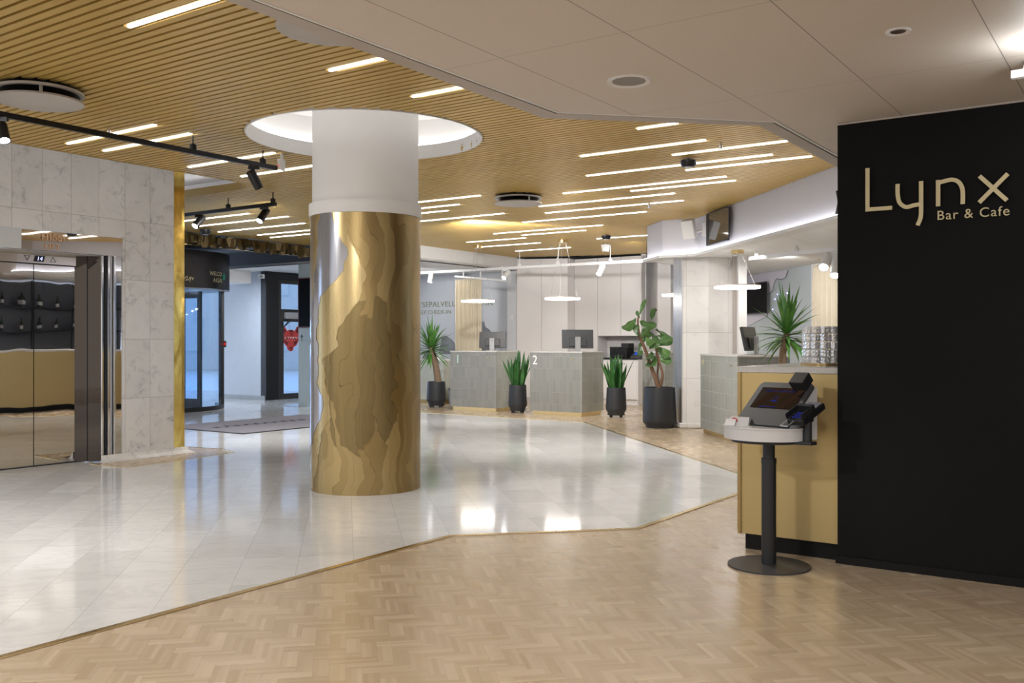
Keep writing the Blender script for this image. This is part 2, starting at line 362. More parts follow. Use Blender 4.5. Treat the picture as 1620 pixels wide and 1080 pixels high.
SILVER = mat('silver plastic', (.45, .45, .46), .3, .6); CHROME = m_mirror('chrome', (.8, .8, .8), .0, .08)
MIRROR = m_mirror('mirror polished steel door', (.74, .72, .70), .03, .015); MIRROR2 = m_mirror('mirror jamb with painted dark reflection', (.085, .07, .06), .03, .03); MIRR3 = m_mirror('mirror transom', (.80, .76, .72), .012, .02)  # jamb steel coloured dark brown to stand for its dim reflection
STONE = mat('pale stone worktop', (.56, .54, .51), .25, var=.06, vs=60); LAV = mat('bulkhead white paint', (.64, .63, .67), .5, var=.01)
CURT = mat('beige linen curtain', (.66, .59, .46), .85, bump=.3, bs=200); MATT = mat('grey entrance mat', (.235, .225, .255), .95, var=.08, vs=30, bump=.5, bs=300)
TOTEM = mat('sage grey panel', (.36, .41, .41), .45); SCREEN = mat('black screen', (.003, .003, .003), .5, spec=.08); RED = mat('red print', (.52, .045, .04), .5, var=.2, vs=20)
TXTG = mat('olive grey lettering', (.22, .22, .14), .5); GOLDT = m_brushed('satin gold lettering', (.70, .61, .37), .42, .35, 0, .03); GREENT = mat('pale green numeral', (.55, .78, .66), .5); WHITET = mat('white lettering', (.85, .85, .85), .5)
COPPER = m_brushed('copper lettering', (.70, .47, .30), .3, .8, 0); BLACKT = mat('black lettering', (.015, .015, .015), .5)
PANE = glass('door pane', (.76, .88, 1.0)); CRYST = glass('cut glass', (1, 1, 1), .05, False); CRYST.node_tree.nodes['Principled BSDF'].inputs['Transmission Weight'].default_value = .30; CRYST.node_tree.nodes['Principled BSDF'].inputs['Metallic'].default_value = .45
LED = emis('led diffuser', (1.0, .97, .95), 5.0); LEDC = emis('cove led strip', (.95, .95, 1.0), 4.5); LEDR = emis('ring lamp diffuser', (1.0, .96, .90), 10.0); LENS = emis('spot lens', (.95, .97, 1.0), 15.0)
LEDW = emis('column cove led', (1.0, .98, .95), 2.6)
BLUE = emis('blue display digits', (.45, .5, 1.0), 1.4); GREENE = emis('green exit light', (.05, .5, .28), .15)
YLEAF = m_leaf('yucca leaf', (.045, .16, .03), (.15, .35, .075)); SLEAF = m_leaf('snake plant leaf', (.012, .06, .014), (.05, .17, .035)); FLEAF = m_leaf('fiddle leaf', (.025, .085, .02), (.075, .19, .05), .28)
TRUNK = m_bark('palm trunk', (.13, .085, .05), (.33, .23, .15)); FTRUNK = m_bark('fig trunk', (.12, .065, .035), (.27, .15, .09)); SOIL = mat('potting soil', (.03, .02, .014), .95)
MURAL = mat('grey green mural', (.50, .55, .56), .5, var=.02); MURAL2 = mat('lavender mural', (.64, .61, .67), .5, var=.02)
PAVE = mat('outdoor paving', (.42, .44, .46), .8); FACADE = mat('pale facade outside', (.62, .70, .80), .7)
BOTTLE = mat('dark glass bottle', (.03, .035, .03), .1, var=.3); WOODG = mat('back bar grey panel', (.10, .105, .12), .4)
RUSTY = m_brushed('bronze flake', (.085, .058, .02), .42, .6, 2, .35)

# ------------------------------------------------------------------ lamps, most of them added fill
def lamp(kind, name, loc, power, col=(1, .98, .96), size=.1, target=None, angle=60, blend=.5):
    d = bpy.data.lights.new(name, kind); d.energy = power; d.color = col
    if kind == 'SPOT': d.spot_size = R2(angle); d.spot_blend = blend; d.shadow_soft_size = size
    elif kind == 'POINT': d.shadow_soft_size = size
    else: d.shape = 'DISK'; d.size = size
    o = bpy.data.objects.new(name, d); COL.objects.link(o); o.location = loc
    if target is not None: o.rotation_euler = (Vector(target)-Vector(loc)).to_track_quat('-Z', 'Y').to_euler()
    return o
# unseen downlights added as fill, without fixtures; the first follows the kiosk's shadow
lamp('SPOT', 'downlight', (-2.5, 2.0, 2.95), 190, size=.12, target=(-.6, 4.0, 0), angle=130, blend=.8)
lamp('SPOT', 'downlight', (-4.6, 5.2, 2.95), 380, size=.12, target=(-3.9, 6.6, 0), angle=130, blend=.8)
lamp('SPOT', 'downlight', (.2, 1.2, 2.45), 110, size=.1, target=(.3, 2.6, 0), angle=130, blend=.8)
lamp('SPOT', 'downlight', (2.0, 2.4, 2.45), 35, size=.1, target=(2.0, 3.0, 0), angle=120, blend=.8)
lamp('SPOT', 'downlight', (.6, 7.4, 2.95), 95, size=.12, target=(1.6, 7.6, .3), angle=130, blend=.8)
lamp('SPOT', 'downlight', (.7, 10.8, 2.95), 240, size=.12, target=(1.0, 12.5, .4), angle=140, blend=.8)
lamp('SPOT', 'downlight', (-.6, 13.6, 2.95), 270, size=.12, target=(0, 17.5, .9), angle=140, blend=.8)
lamp('SPOT', 'downlight', (-3.0, 11.8, 2.95), 280, size=.12, target=(-4.2, 13.5, .4), angle=140, blend=.8)
lamp('SPOT', 'downlight', (2.1, 16.4, 2.95), 90, size=.12, target=(2.2, 18.0, .9), angle=140, blend=.8)
lamp('SPOT', 'downlight', (-2.2, 18.9, 2.65), 55, size=.1, target=(-1.2, 20.2, 1.2), angle=140, blend=.8)
lamp('SPOT', 'downlight', (3.9, 13.4, 2.44), 58, size=.1, target=(4.2, 15.5, .9), angle=140, blend=.8)
lamp('SPOT', 'downlight', (4.1, 9.0, 2.44), 150, size=.1, target=(4.0, 9.1, 0), angle=140, blend=.8)
lamp('SPOT', 'track lamp', (3.25, 12.3, 2.38), 13, size=.06, target=(3.05, 13.7, 1.5), angle=75, blend=.6)
lamp('SPOT', 'downlight', (-5.2, 18.6, 2.7), 100, (.80, .90, 1.0), size=.1, target=(-5.2, 19.4, 0), angle=140, blend=.8)

# ------------------------------------------------------------------ floor
rotm = math.atan2(Mv.y, Mv.x)
mb = MB(); mb.prism([(-14, -5), (9, -5), (9, 24), (-14, 24)], -.1, 0)
struct(mb.build('floor', PARQ, org=(0, 0, 0), rot=math.atan2(Nv.y, Nv.x)), 'herringbone oak parquet floor of the bar and reception', 'floor')
edge = [(-2.01-2.2*1.62, 3.71-2.2*2.33), (-.388, 6.04), (.85, 6.283), (2.26, 8.293), (1.133, 14.58), (.35, 14.95), (-1.6, 16.6), (-2.3, 17.4)]
edge = [F(-400, 1152)[:2], F(0, 1043)[:2], F(714, 849)[:2], F(1012, 837)[:2], (2.26, 8.293), F(926, 668)[:2], F(800, 660.5)[:2], F(667, 652.5)[:2], (-2.4, 17.9)]
poly = edge + [(-3.2, 24), (-14, 24), (-14, -.5)]
mb = MB(); mb.prism(poly, -.01, .003)
struct(mb.build('floor_marble', MARF, org=(0, 0, 0), rot=rotm), 'polished white marble slab floor of the lobby', 'floor')
def strip(name, pts, w=.035, h=.007):
    m = MB(); m.wall(pts, 0, h, w, 1); return struct(m.build(name, BRTRIM), 'thin brass strip let into the floor edge', 'trim')
strip('trim_1', edge[:5]); strip('trim_2', edge[4:])
pp = [F(145, 734), F(202, 739.5), F(368, 716), F(352, 711), F(296, 707.5), F(262, 712)]
m = MB(); m.prism([p[:2] for p in pp], 0, .004)
struct(m.build('floor_patch', PARQ, org=(0, 0, 0), rot=math.atan2(Nv.y, Nv.x)), 'small wooden floor inlay around the foot of the marble lift wall', 'floor')
m = MB(); m.wall([p[:2] for p in pp[:5]], 0, .007, .025, -1); struct(m.build('trim_3', BRTRIM), 'brass strip around the small wooden inlay', 'trim')

# ------------------------------------------------------------------ where the LED bars sit (photo points on the ceiling plane)
BARS = [((205, 43), (352, 0), 'slim LED bar in the gold ceiling nearest the top left corner'),
 ((516, 110), (604, 92), 'short LED bar in the gold ceiling behind the half hidden grey disc'),
 ((649, 152), (727, 137), 'short LED bar touching the taupe ceiling border, in front of the column ring'),
 ((105, 227), (243.8, 197), 'LED bar crossing above the long black track, left one of the crossed pair'),
 ((160.5, 238), (301, 211), 'LED bar crossing above the long black track, right one of the crossed pair'),
 ((294, 263.4), (430, 240.7), 'LED bar crossing the long black track near its end beside the motion detector'),
 ((385, 279.7), (520, 258), 'LED bar running from the black spotlight to behind the white column top'),
 ((240, 356), (389.6, 337), 'LED bar directly below the short black track beyond the brass corner'),
 ((314.8, 358), (459, 342.7), 'LED bar behind the pair of black spotlights on the short track'),
 ((345, 366.7), (485, 353.3), 'third LED bar below the short black track, left of the column'),
 ((409, 371.9), (520, 360.5), 'fourth LED bar below the short black track, left of the column'),
 ((428, 375.6), (530, 366), 'lowest LED bar left of the column, nearest the bronze flakes'),
 ((600, 326), (757, 308.4), 'topmost LED bar emerging right of the column collar'),
 ((610, 335.5), (720.7, 322), 'second LED bar emerging right of the column collar'),
 ((610, 344), (709.6, 333), 'third LED bar, shortest emerging right of the column collar'),
 ((600, 356), (798, 337.5), 'lowest LED bar emerging right of the column, left of the grey disc'),
 ((1009, 204), (1074, 195.5), 'short LED bar against the straight taupe border at top centre right'),
 ((919.3, 247.4), (1117, 222), 'long LED bar second from the straight taupe border'),
 ((1064, 245), (1245.8, 223.4), 'LED bar ending at the slanted taupe border beside the sprinkler'),
 ((928, 278), (1223, 245), 'LED bar passing behind the dark ceiling sensor'),
 ((1085, 269), (1284, 247), 'rightmost LED bar in the gold ceiling, near the black wall'),
 ((891, 306), (1149.6, 279.5), 'long LED bar, upper one of the close pair below the dark sensor'),
 ((997.8, 302), (1163.5, 285.5), 'LED bar, lower and shorter one of the close pair below the dark sensor'),
 ((853, 326.3), (1067.4, 305.6), 'LED bar starting at the right edge of the far grey disc'),
 ((863.7, 337), (1080.7, 317), 'LED bar just below the one that starts at the far grey disc'),
 ((826.7, 351.5), (1023, 334.8), 'LED bar ending above the white bulkhead corner'),
 ((781.5, 369.6), (954, 356), 'thin LED bar far back over the reception desks'),
 ((825, 371.9), (930.4, 364.9), 'bright short LED bar far back over the reception desks'),
 ((739, 383.2), (832.8, 376.3), 'LED bar far back above the beige curtain'),
 ((762.5, 390.4), (853.8, 383.7), 'LED bar far back beside the left brass lamp canopy'),
 ((814, 396.8), (903, 391.4), 'farthest LED bar, in front of the white cabinets'),
 ((947, 378), (1030, 371), 'LED bar far back beside the white cone fitting')]
# ------------------------------------------------------------------ slatted gold ceiling
G = [(-3.31, .11), C(355, 0, GZ)[:2], C(860, 187, GZ)[:2], C(1201, 199, GZ)[:2], (3.43, 8.3), (3.23, 9.45), (2.69, 12.98), (2.64, 13.37), (2.18, 13.68), (2.055, 14.34), (2.70, 18.9), (.1, 19.72), (-1.66, 17.19), (-3.12, 18.14), (-5.18, 15.0), (-8.02, 10.9), (-10, 8.0), (-10, -1)]
Gab = [ab(p) for p in G]
COLC, RING = (-1.254, 8.09), .99
discs = [(-3.27, 6.53), (.076, 11.35), (-.96, 5.0)]
holes = [(ab(COLC), RING+.02)] + [(ab(d), .25) for d in discs]
OA, OB, OR = -8.354, 7.166, .42                              # opening round the lift core
def intervals(b, extra=()):
    xs = []; n = len(Gab)
    for i in range(n):
        (a0, b0), (a1, b1) = Gab[i], Gab[(i+1) % n]
        if (b0 <= b) != (b1 <= b): xs.append(a0+(a1-a0)*(b-b0)/(b1-b0))
    xs.sort(); iv = [(xs[i], xs[i+1]) for i in range(0, len(xs)-1, 2)]
    cuts = []
    if b < OB-OR: cuts.append((-30, OA))
    elif b < OB: cuts.append((-30, OA-OR+math.sqrt(max(0, OR*OR-(b-OB+OR)**2))))
    for (ca, cb), r in holes:
        if abs(b-cb) < r: h = math.sqrt(r*r-(b-cb)**2); cuts.append((ca-h, ca+h))
    for c0, c1 in cuts+list(extra):
        o = []
        for x0, x1 in iv:
            if c1 <= x0 or c0 >= x1: o.append((x0, x1)); continue
            if c0 > x0: o.append((x0, c0))
            if c1 < x1: o.append((c1, x1))
        iv = o
    return [i for i in iv if i[1]-i[0] > .02]
PITCH, SW = .073, .063
barcut = {}
for p, q, lb in BARS:
    (a0, b0), (a1, b1) = ab(C(*p)), ab(C(*q)); k = round(((b0+b1)/2+5.5)/PITCH); barcut.setdefault(k, []).append((min(a0, a1)-.008, max(a0, a1)+.008))
ms, mbk = MB(), MB(); kb = 0
while kb*PITCH-5.5 < 17.2:
    b = kb*PITCH-5.5
    for a0, a1 in intervals(b, barcut.get(kb, ())):
        ms.add([uv(a0, b-SW/2, CZ+.045), uv(a0, b-SW/2+.006, CZ), uv(a0, b+SW/2-.006, CZ), uv(a0, b+SW/2, CZ+.045), uv(a1, b-SW/2, CZ+.045), uv(a1, b-SW/2+.006, CZ), uv(a1, b+SW/2-.006, CZ), uv(a1, b+SW/2, CZ+.045)],
               [(0,1,5,4),(1,2,6,5),(2,3,7,6),(0,3,2,1),(4,5,6,7),(3,0,4,7)])
        mbk.add([uv(a0, b-PITCH/2, CZ+.06), uv(a1, b-PITCH/2, CZ+.06), uv(a1, b+PITCH/2, CZ+.06), uv(a0, b+PITCH/2, CZ+.06)], [(0,1,2,3)])
    kb += 1
struct(ms.build('ceiling_slats', SLAT), 'gold slatted ceiling of the lobby', 'ceiling')
struct(mbk.build('ceiling_shade_sheet', BACKG), 'dark sheet painted for the shade above the gold slats', 'ceiling')  # dark sheet stands for the cavity's shade and stops light leaking
m = MB(); m.prism([(-14, -1), (9, -1), (9, 24), (-3.2, 24), (-4.0, 22.1), (-5.15, 20.2), (-6.4, 21.0), (-7.0, 18.3), (-14, 22.9)], 3.42, 3.6); struct(m.build('ceiling_slab', WHITE), 'white ceiling slab above the slats', 'ceiling')
# lip, cove of the opening round the lift core
pts = [uv(OA, -4.0), uv(OA, OB-OR)] + [uv(OA-OR+OR*math.cos(t), OB-OR+OR*math.sin(t)) for t in [R2(q) for q in range(10, 91, 10)]] + [uv(-13, OB)]
m = MB(); m.wall([p[:2] for p in pts], CZ-.004, CZ+.085, .012, -1); struct(m.build('trim_4', GOLDP), 'gold lip round the ceiling opening above the lift wall', 'trim')
def offp(pp, d):
    o = MB(); o.wall([p[:2] for p in pp], 0, 1, abs(d), 1 if d > 0 else -1); return [Vector((o.v[4*i+3][0], o.v[4*i+3][1])) for i in range(len(pp))]
far = offp(pts, -.45)
m = MB(); m.wall([p[:] for p in far], CZ+.07, CZ+.26, .02, -1); m.prism([uv(-14, -4.0)[:2]]+[p[:] for p in far]+[uv(-14, OB+.45)[:2]], CZ+.25, CZ+.27); struct(m.build('ceiling_recess_left', WHITE), 'white lit recess above the lift wall', 'ceiling')
pts = [Vector((p.x, p.y, 0)) for p in offp(pts, -.06)]
m = MB(); m.wall([p[:2] for p in pts], CZ+.068, CZ+.078, .03, -1); struct(m.build('trim_5', LEDC), 'cove light strip in the opening above the lift wall', 'trim')

# ------------------------------------------------------------------ lowered grey ceiling with border
ge = [Vector((-3.31, .11)), C(355, 0, GZ).to_2d(), C(860, 187, GZ).to_2d(), C(1201, 199, GZ).to_2d(), Vector((3.44, 8.32))]
gr = [Vector((-3.31+.10, .11)), C(410, 0, GZ).to_2d(), C(885, 177, GZ).to_2d(), C(1229.5, 192.4, GZ).to_2d(), Vector((3.44+.10, 8.20))]
gp = [(-3.31, .11), (-3.31, -5), (9, -5), (9, 8.2)]
m = MB(); m.prism([p[:] for p in gr] + [(9, 8.2), (9, -5), (-3.2, -5)], GZ, GZ+.03); struct(m.build('ceiling_grey', PANEL, org=(0, 0, 0), rot=AU), 'taupe panel ceiling over the bar side', 'ceiling')
def band(o, i, z0, z1, mt, nm, lb):
    mm = MB()
    for k in range(len(o)-1): mm.prism([o[k][:], o[k+1][:], i[k+1][:], i[k][:]], z0, z1)
    return struct(mm.build(nm, mt), lb, 'trim')
inn = [o+(g-o)*.74 for o, g in zip(ge, gr)]
inn2 = [o+(g-o)*.88 for o, g in zip(ge, gr)]
band(ge, inn, GZ, CZ+.05, GREYB, 'trim_6', 'taupe border along the edge of the lowered ceiling')
band(inn2, gr, GZ-.003, GZ+.03, WHITE, 'trim_7', 'pale profile beside the ceiling border')
band(inn, inn2, GZ+.012, GZ+.03, BLACKP, 'trim_8', 'shadow gap beside the ceiling border')

# ------------------------------------------------------------------ white bulkhead over reception and its ceiling
bl = [(3.44, 8.1), (3.23, 9.45), (2.69, 12.98), (2.64, 13.37), (2.18, 13.68), (2.055, 14.34), (2.3, 15.05), (3.3, 15.25)]
m = MB(); m.wall(bl, GZ+.03, CZ+.04, .10, -1); struct(m.build('wall_bulkhead', LAV), 'white bulkhead above the reception with a glowing lower edge', 'wall')
def offs(pts, d):
    o = MB(); o.wall(pts, 0, 1, d, 1); return [Vector((o.v[4*i+3][0], o.v[4*i+3][1])) for i in range(len(pts))]
lip = offs(bl[:6], .07); ins = [Vector(p) for p in bl[:6]]; back = offs(bl[:6], -.12)
m = MB()
for k in range(5): m.prism([lip[k][:], lip[k+1][:], back[k+1][:], back[k][:]], GZ-.025, GZ+.012)
struct(m.build('trim_9', WHITE), 'white ledge under the bulkhead', 'trim')
l0, l1 = offs(bl[:6], .058), offs(bl[:6], .03)
m = MB()
for k in range(5): m.prism([l0[k][:], l0[k+1][:], l1[k+1][:], l1[k][:]], GZ+.012, GZ+.022)
struct(m.build('trim_10', LEDC), 'light strip on the bulkhead ledge', 'trim')
t = NT('white ceiling panels'); cc = t.xyz(t.coord()); fa = t.M('FRACT', t.M('DIVIDE', cc[0], .6)); fb = t.M('FRACT', t.M('DIVIDE', cc[1], 1.2))
jj = t.M('MAXIMUM', t.rng(t.M('MINIMUM', fa, t.M('SUBTRACT', 1, fa)), .004, .006, 1, 0), t.rng(t.M('MINIMUM', fb, t.M('SUBTRACT', 1, fb)), .002, .003, 1, 0))
WPAN = t.set(Base_Color=t.mix(t.M('MULTIPLY', jj, .5), (.86, .86, .86), (.35, .35, .35)), Roughness=.6)
m = MB(); m.prism([p[:] for p in back] + [(2.4, 14.95), (3.2, 15.15), (3.4, 23), (9, 23), (9, 8.2), (3.6, 8.2)], GZ-.01, GZ+.03); struct(m.build('ceiling_white', WPAN, org=(0, 0, 0), rot=AU), 'white panel ceiling behind the bulkhead', 'ceiling')

# ------------------------------------------------------------------ black wall with sign
BW = 5.43; P0, A0 = on_b(1325, 890, BW)
m = MB(); M_ = Matrix.Rotation(AU, 4, 'Z')
m.box(A0, BW, .045, A0+3.6, BW+.09, GZ, M_); struct(m.build('wall_right', BLACKW), 'matt black wall carrying the bar sign', 'wall')
m = MB(); m.box(A0-.008, BW-.012, 0, A0+3.6, BW+.09, .045, M_); struct(m.build('baseboard_right', mat('black skirting', (.004, .004, .004), .4, spec=.2)), 'black baseboard of the sign wall', 'baseboard')
m = MB(); m.box(A0, BW-.008, GZ-.012, A0+3.6, BW, GZ-.002, M_); struct(m.build('trim_11', GREYB), 'pale shadow profile above the black wall', 'trim')
sg = thing('wall_sign', 'gold bar sign with large letters on the black wall', 'sign', on_b(1480, 350, BW)[0], AU)
nrm = -V.to_3d()
def sp_(x, y): return on_b(1310+x/4.319, 150+y/4.319, BW-.02)[0]
def curve(pts, n=6):
    P = [Vector(p) for p in pts]; out = []
    for i in range(len(P)-1):
        p0, p1, p2, p3 = P[max(i-1, 0)], P[i], P[i+1], P[min(i+2, len(P)-1)]
        for k in range(n):
            s = k/n; out.append(.5*((2*p1)+(p2-p0)*s+(2*p0-5*p1+4*p2-p3)*s*s+(3*p1-p0-3*p2+p3)*s**3))
    out.append(P[-1]); return out
wst = .0212
glyphs = {'letter': [[[sp_(272, 502), sp_(272, 784), sp_(440, 772)]],
  [[*curve([sp_(478, 610), sp_(478, 680), sp_(492, 738), sp_(535, 767), sp_(585, 756), sp_(628, 748)])], [*curve([sp_(638, 591), sp_(638, 700), sp_(638, 800), sp_(633, 845), sp_(614, 892)])]],
  [[sp_(754, 583), sp_(754, 762)], [*curve([sp_(764, 600), sp_(800, 590), sp_(850, 581), sp_(895, 598), sp_(921, 650), sp_(922, 747)])]],
  [[sp_(1036, 556), sp_(1224, 722)], [sp_(1230, 540), sp_(1034, 737)]]]}
for lt in glyphs['letter']:
    m = MB()
    for k, st in enumerate(lt): m.stroke(st, wst, nrm, .010+.0006*k)
    m.build('letter', GOLDT, sg, org=sg.location, rot=AU)
a_, b_ = on_b(1310+742/4.319, 150+855/4.319, BW-.012)[0], on_b(1310+1240/4.319, 150+822/4.319, BW-.012)[0]
tm = text_mesh('Bar & Cafe', .1, .004, space=1.12); wd = max(v[0] for v in tm.v); k = (b_-a_).to_2d().length/wd
off = Matrix.Rotation(-AU, 4, 'Z') @ (a_-sg.location); tm.v = [(x*k+off.x, y+off.y, z*k+off.z) for x, y, z in tm.v]
tm.build('lettering', GOLDT, sg)

# ------------------------------------------------------------------ round column
cx, cy = COLC; RC = .467
col = thing('round_column', 'thick round column clad in layered brass in the middle of the lobby', 'column', (cx, cy, 0))
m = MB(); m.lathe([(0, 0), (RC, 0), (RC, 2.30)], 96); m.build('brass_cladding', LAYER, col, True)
m = MB(); m.lathe([(RC-.01, 2.30), (RC+.010, 2.30), (RC+.010, 2.405), (RC-.015, 2.405)], 96); m.build('collar', WHITE, col, True)
m = MB(); m.lathe([(.449, 2.40), (.449, 3.5)], 96); m.build('shaft', WHITE, col, True)
def sheet(rows, r, nm, mt):
    rows = sorted(rows); m = MB(); N = 14; vs = []; fs = []; ys = []
    y = rows[0][0]
    while y < rows[-1][0]: ys.append(y); y += 3.0
    ys.append(rows[-1][0])
    def it(y):
        for i in range(len(rows)-1):
            if rows[i][0] <= y <= rows[i+1][0]:
                f = (y-rows[i][0])/(rows[i+1][0]-rows[i][0]); return [rows[i][k]+(rows[i+1][k]-rows[i][k])*f for k in (1, 2)]
    for y in ys:
        xl, xr = it(y); j1 = 1.6*math.sin(y*.083)+1.0*math.sin(y*.151+1)+.6*math.sin(y*.33+.5); j2 = 1.8*math.sin(y*.077+2)+1.2*math.sin(y*.163)+.7*math.sin(y*.37+1.3)
        for q in range(N+1):
            x = xl+j1*(xl > 496)+(xr+j2-xl-j1*(xl > 496))*q/N
            s = max(-.999, min(.999, (x-578.5)/88.2)); th = math.asin(s); Yf = cy-RC*math.cos(th); z = min(2.298, max(.004, H+(540-y)*Yf/FPX))
            vs.append((r*math.sin(th), -r*math.cos(th), z))
    for i in range(len(ys)-1):
        for q in range(N): fs.append((i*(N+1)+q, i*(N+1)+q+1, (i+1)*(N+1)+q+1, (i+1)*(N+1)+q))
    m.add(vs, fs); m.build(nm, mt, col, True)
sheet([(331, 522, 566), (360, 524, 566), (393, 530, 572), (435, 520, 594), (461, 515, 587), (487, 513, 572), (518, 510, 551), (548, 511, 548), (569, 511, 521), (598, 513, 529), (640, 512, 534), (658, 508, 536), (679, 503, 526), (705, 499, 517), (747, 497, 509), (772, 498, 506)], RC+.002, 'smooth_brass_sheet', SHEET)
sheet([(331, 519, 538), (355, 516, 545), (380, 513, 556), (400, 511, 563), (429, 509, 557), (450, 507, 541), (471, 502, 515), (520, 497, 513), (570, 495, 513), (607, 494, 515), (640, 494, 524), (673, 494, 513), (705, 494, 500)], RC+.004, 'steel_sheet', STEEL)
# ring opening in the ceiling around it
m = MB(); m.lathe([(RING, CZ-.006), (RING+.012, CZ-.006), (RING+.012, CZ+.12), (RING, CZ+.12), (RING, CZ-.006)], 96, (cx, cy, 0)); struct(m.build('trim_12', WHITE, None, True), 'white ring lip of the ceiling opening around the column', 'trim')
m = MB(); m.lathe([(RING, CZ+.115), (RING+.16, CZ+.115), (RING+.16, CZ+.40), (.3, CZ+.40)], 96, (cx, cy, 0)); struct(m.build('ceiling_recess', WHITE, None, True), 'lit white recess around the column top', 'ceiling')
m = MB(); m.lathe([(RING+.06, CZ+.13), (RING+.13, CZ+.13), (RING+.13, CZ+.145), (RING+.06, CZ+.145), (RING+.06, CZ+.13)], 96, (cx, cy, 0)); struct(m.build('trim_13', LEDW), 'ring light strip hidden in the column recess', 'trim')

# ------------------------------------------------------------------ ceiling lights and fittings
def obox(m, p0, p1, dep, z0, z1, side=1):
    m.wall([(p0[0], p0[1]), (p1[0], p1[1])], z0, z1, dep, side); return m
for p, q, lb in BARS:
    a0, b0 = ab(C(*p)); a1, b1 = ab(C(*q)); b = (b0+b1)/2
    b = round((b+5.5)/PITCH)*PITCH-5.5; mid = uv((a0+a1)/2, b, CZ); L = abs(a1-a0)/2
    t = thing('linear_light', lb, 'ceiling light', mid, AU, 'linear lights in the gold ceiling')
    m = MB(); m.box(-L, -.0115, -.005, L, .0115, .004); m.build('diffuser', LED, t)
    m = MB(); m.box(-L-.006, -.034, .004, L+.006, .034, .04); m.build('housing', SLAT, t)
for (x, y), lb in zip(discs, ('large round grey ceiling disc at the left edge of the photo', 'round grey ceiling disc in the middle of the gold ceiling right of the column', 'round dark ceiling disc half hidden behind the taupe border')):
    t = thing('ceiling_diffuser', lb, 'air diffuser', (x, y, CZ), 0, 'round air diffusers')
    m = MB(); m.disc(.285, .012, 64, (0, 0, -.098)); m.build('plate', GREY, t, True)
    m = MB(); m.lathe([(.24, -.038), (.285, -.038), (.285, -.022), (.24, -.022), (.24, -.038)], 64); m.build('ring', DISCW, t, True)
    m = MB(); m.lathe([(.18, -.087), (.255, -.036), (.255, -.02), (.235, .06), (0, .06)], 48); m.build('throat', BLACKM, t, True)
    for k in range(4):
        q = k*math.pi/2+.5; m = MB(); m.tube([(.26*math.cos(q), .26*math.sin(q), -.088), (.26*math.cos(q), .26*math.sin(q), -.034)], .012); m.build('spacer', SILVER, t, True)
def bar_track(name, lb, p0, p1, w, h, mt, hang, z1):
    p0, p1 = Vector(p0), Vector(p1); mid = (p0+p1)/2; d = p1-p0; L = d.length/2; rz = math.atan2(d.y, d.x)
    t = thing(name, lb, 'light track', mid, rz)
    m = MB(); m.box(-L, -w/2, -h/2, L, w/2, h/2); m.build('rail', mt, t)
    for k in hang:
        m = MB(); m.tube([(k*L, 0, h/2), (k*L, 0, z1-mid.z)], .006); m.lathe([(.03, h/2), (.03, h/2+.04), (0, h/2+.06)], 12, (k*L, 0, 0)); m.build('hanger', mt, t, True)
    return t
TZ = 2.86
aT = ab(C(437, 266, TZ))[0]; bT0, bT1 = ab(C(-150, 150, TZ))[1], ab(C(437, 266, TZ))[1]
bar_track('track_rail', 'long black spotlight track under the gold ceiling at upper left', uv(aT, bT0, TZ), uv(aT, bT1, TZ), .036, .04, BLACKM, (-.7, .42, .9), CZ+.02)
q0, q1 = C(436, 322.5, TZ), C(290, 339, TZ); b2 = ab(q0)[1]; a20, a21 = ab(q1)[0], ab(q0)[0]
bar_track('track_rail', 'short black spotlight track beyond the brass corner of the lift wall', uv(a20-.6, b2, TZ), uv(a21, b2, TZ), .036, .04, BLACKM, (.25, .96), CZ+.02)
def spot(lb, mount, top, tip, r, mt, grp, lens=True, lens_mat=None):
    mount, top, tip = Vector(mount), Vector(top), Vector(tip)
    t = thing('track_spotlight', lb, 'spotlight', mount, 0, grp)
    T, E = top-mount, tip-mount; d = (E-T).normalized()
    m = MB(); m.box(-.05, -.014, -.018, .05, .014, .012); m.build('adapter', mt, t)
    m = MB(); m.tube([(0, 0, -.015), T*.6+Vector((0, 0, -.012)), T+d*.04], .011); m.build('bracket', mt, t, True)
    Q = d.to_track_quat('Z', 'Y').to_matrix().to_4x4(); Q.translation = T
    L = (E-T).length
    m = MB(); m.lathe([(0, 0), (r*.95, 0), (r, .012), (r, L), (r*.86, L), (r*.86, L-.02)], 28, M=Q); m.build('head', mt, t, True)
    if lens:
        m = MB(); m.disc(r*.86, .006, 24, (0, 0, L-.02), M=Q); m.build('lens', lens_mat or LENS, t, True)
    return t
def at_track(px, z, a=None, b=None):
    return on_a(px, 0, a)[0] if a is not None else on_b(px, 0, b)[0]
def spx(lb, px, tr, top, tip, r, mt, grp, lens=True, dy=(0, 0), lm=None):
    p = at_track(px, 0, **tr); mount = Vector((p.x, p.y, tr_z(tr)-.022-.012))
    return spot(lb, mount, D(*top, p.y+dy[0]), D(*tip, p.y+dy[1]), r, mt, grp, lens, lm)
def tr_z(tr): return tr.get('z', TZ)
def SP(lb, px, z, top, tip, r, mt, grp, a=None, b=None, lens=True, dy=(0, 0), h=.04):
    p = on_a(px, 0, a)[0] if a is not None else on_b(px, 0, b)[0]
    return spot(lb, (p.x, p.y, z-h/2-.012), D(*top, p.y+dy[0]), D(*tip, p.y+dy[1]), r, mt, grp, lens)
GB = 'black track spotlights'
SP('black tube spotlight at the end of the long black track, pointing away', 402, TZ, (396, 271), (410, 297), .042, BLACKM, GB, a=aT, dy=(-.03, .06), lens=False)
SP('black spotlight with glaring white lens at the left edge of the photo', 1, TZ, (1, 197), (7, 223), .042, BLACKM, GB, a=aT, dy=(0, -.05))
SP('left one of the two black spotlights on the short track', 315, TZ, (321, 343), (308, 358), .045, BLACKM, GB, b=b2, dy=(.05, -.08))
SP('right one of the two black spotlights on the short track', 418, TZ, (422, 332), (410, 350), .045, BLACKM, GB, b=b2, dy=(.05, -.08))
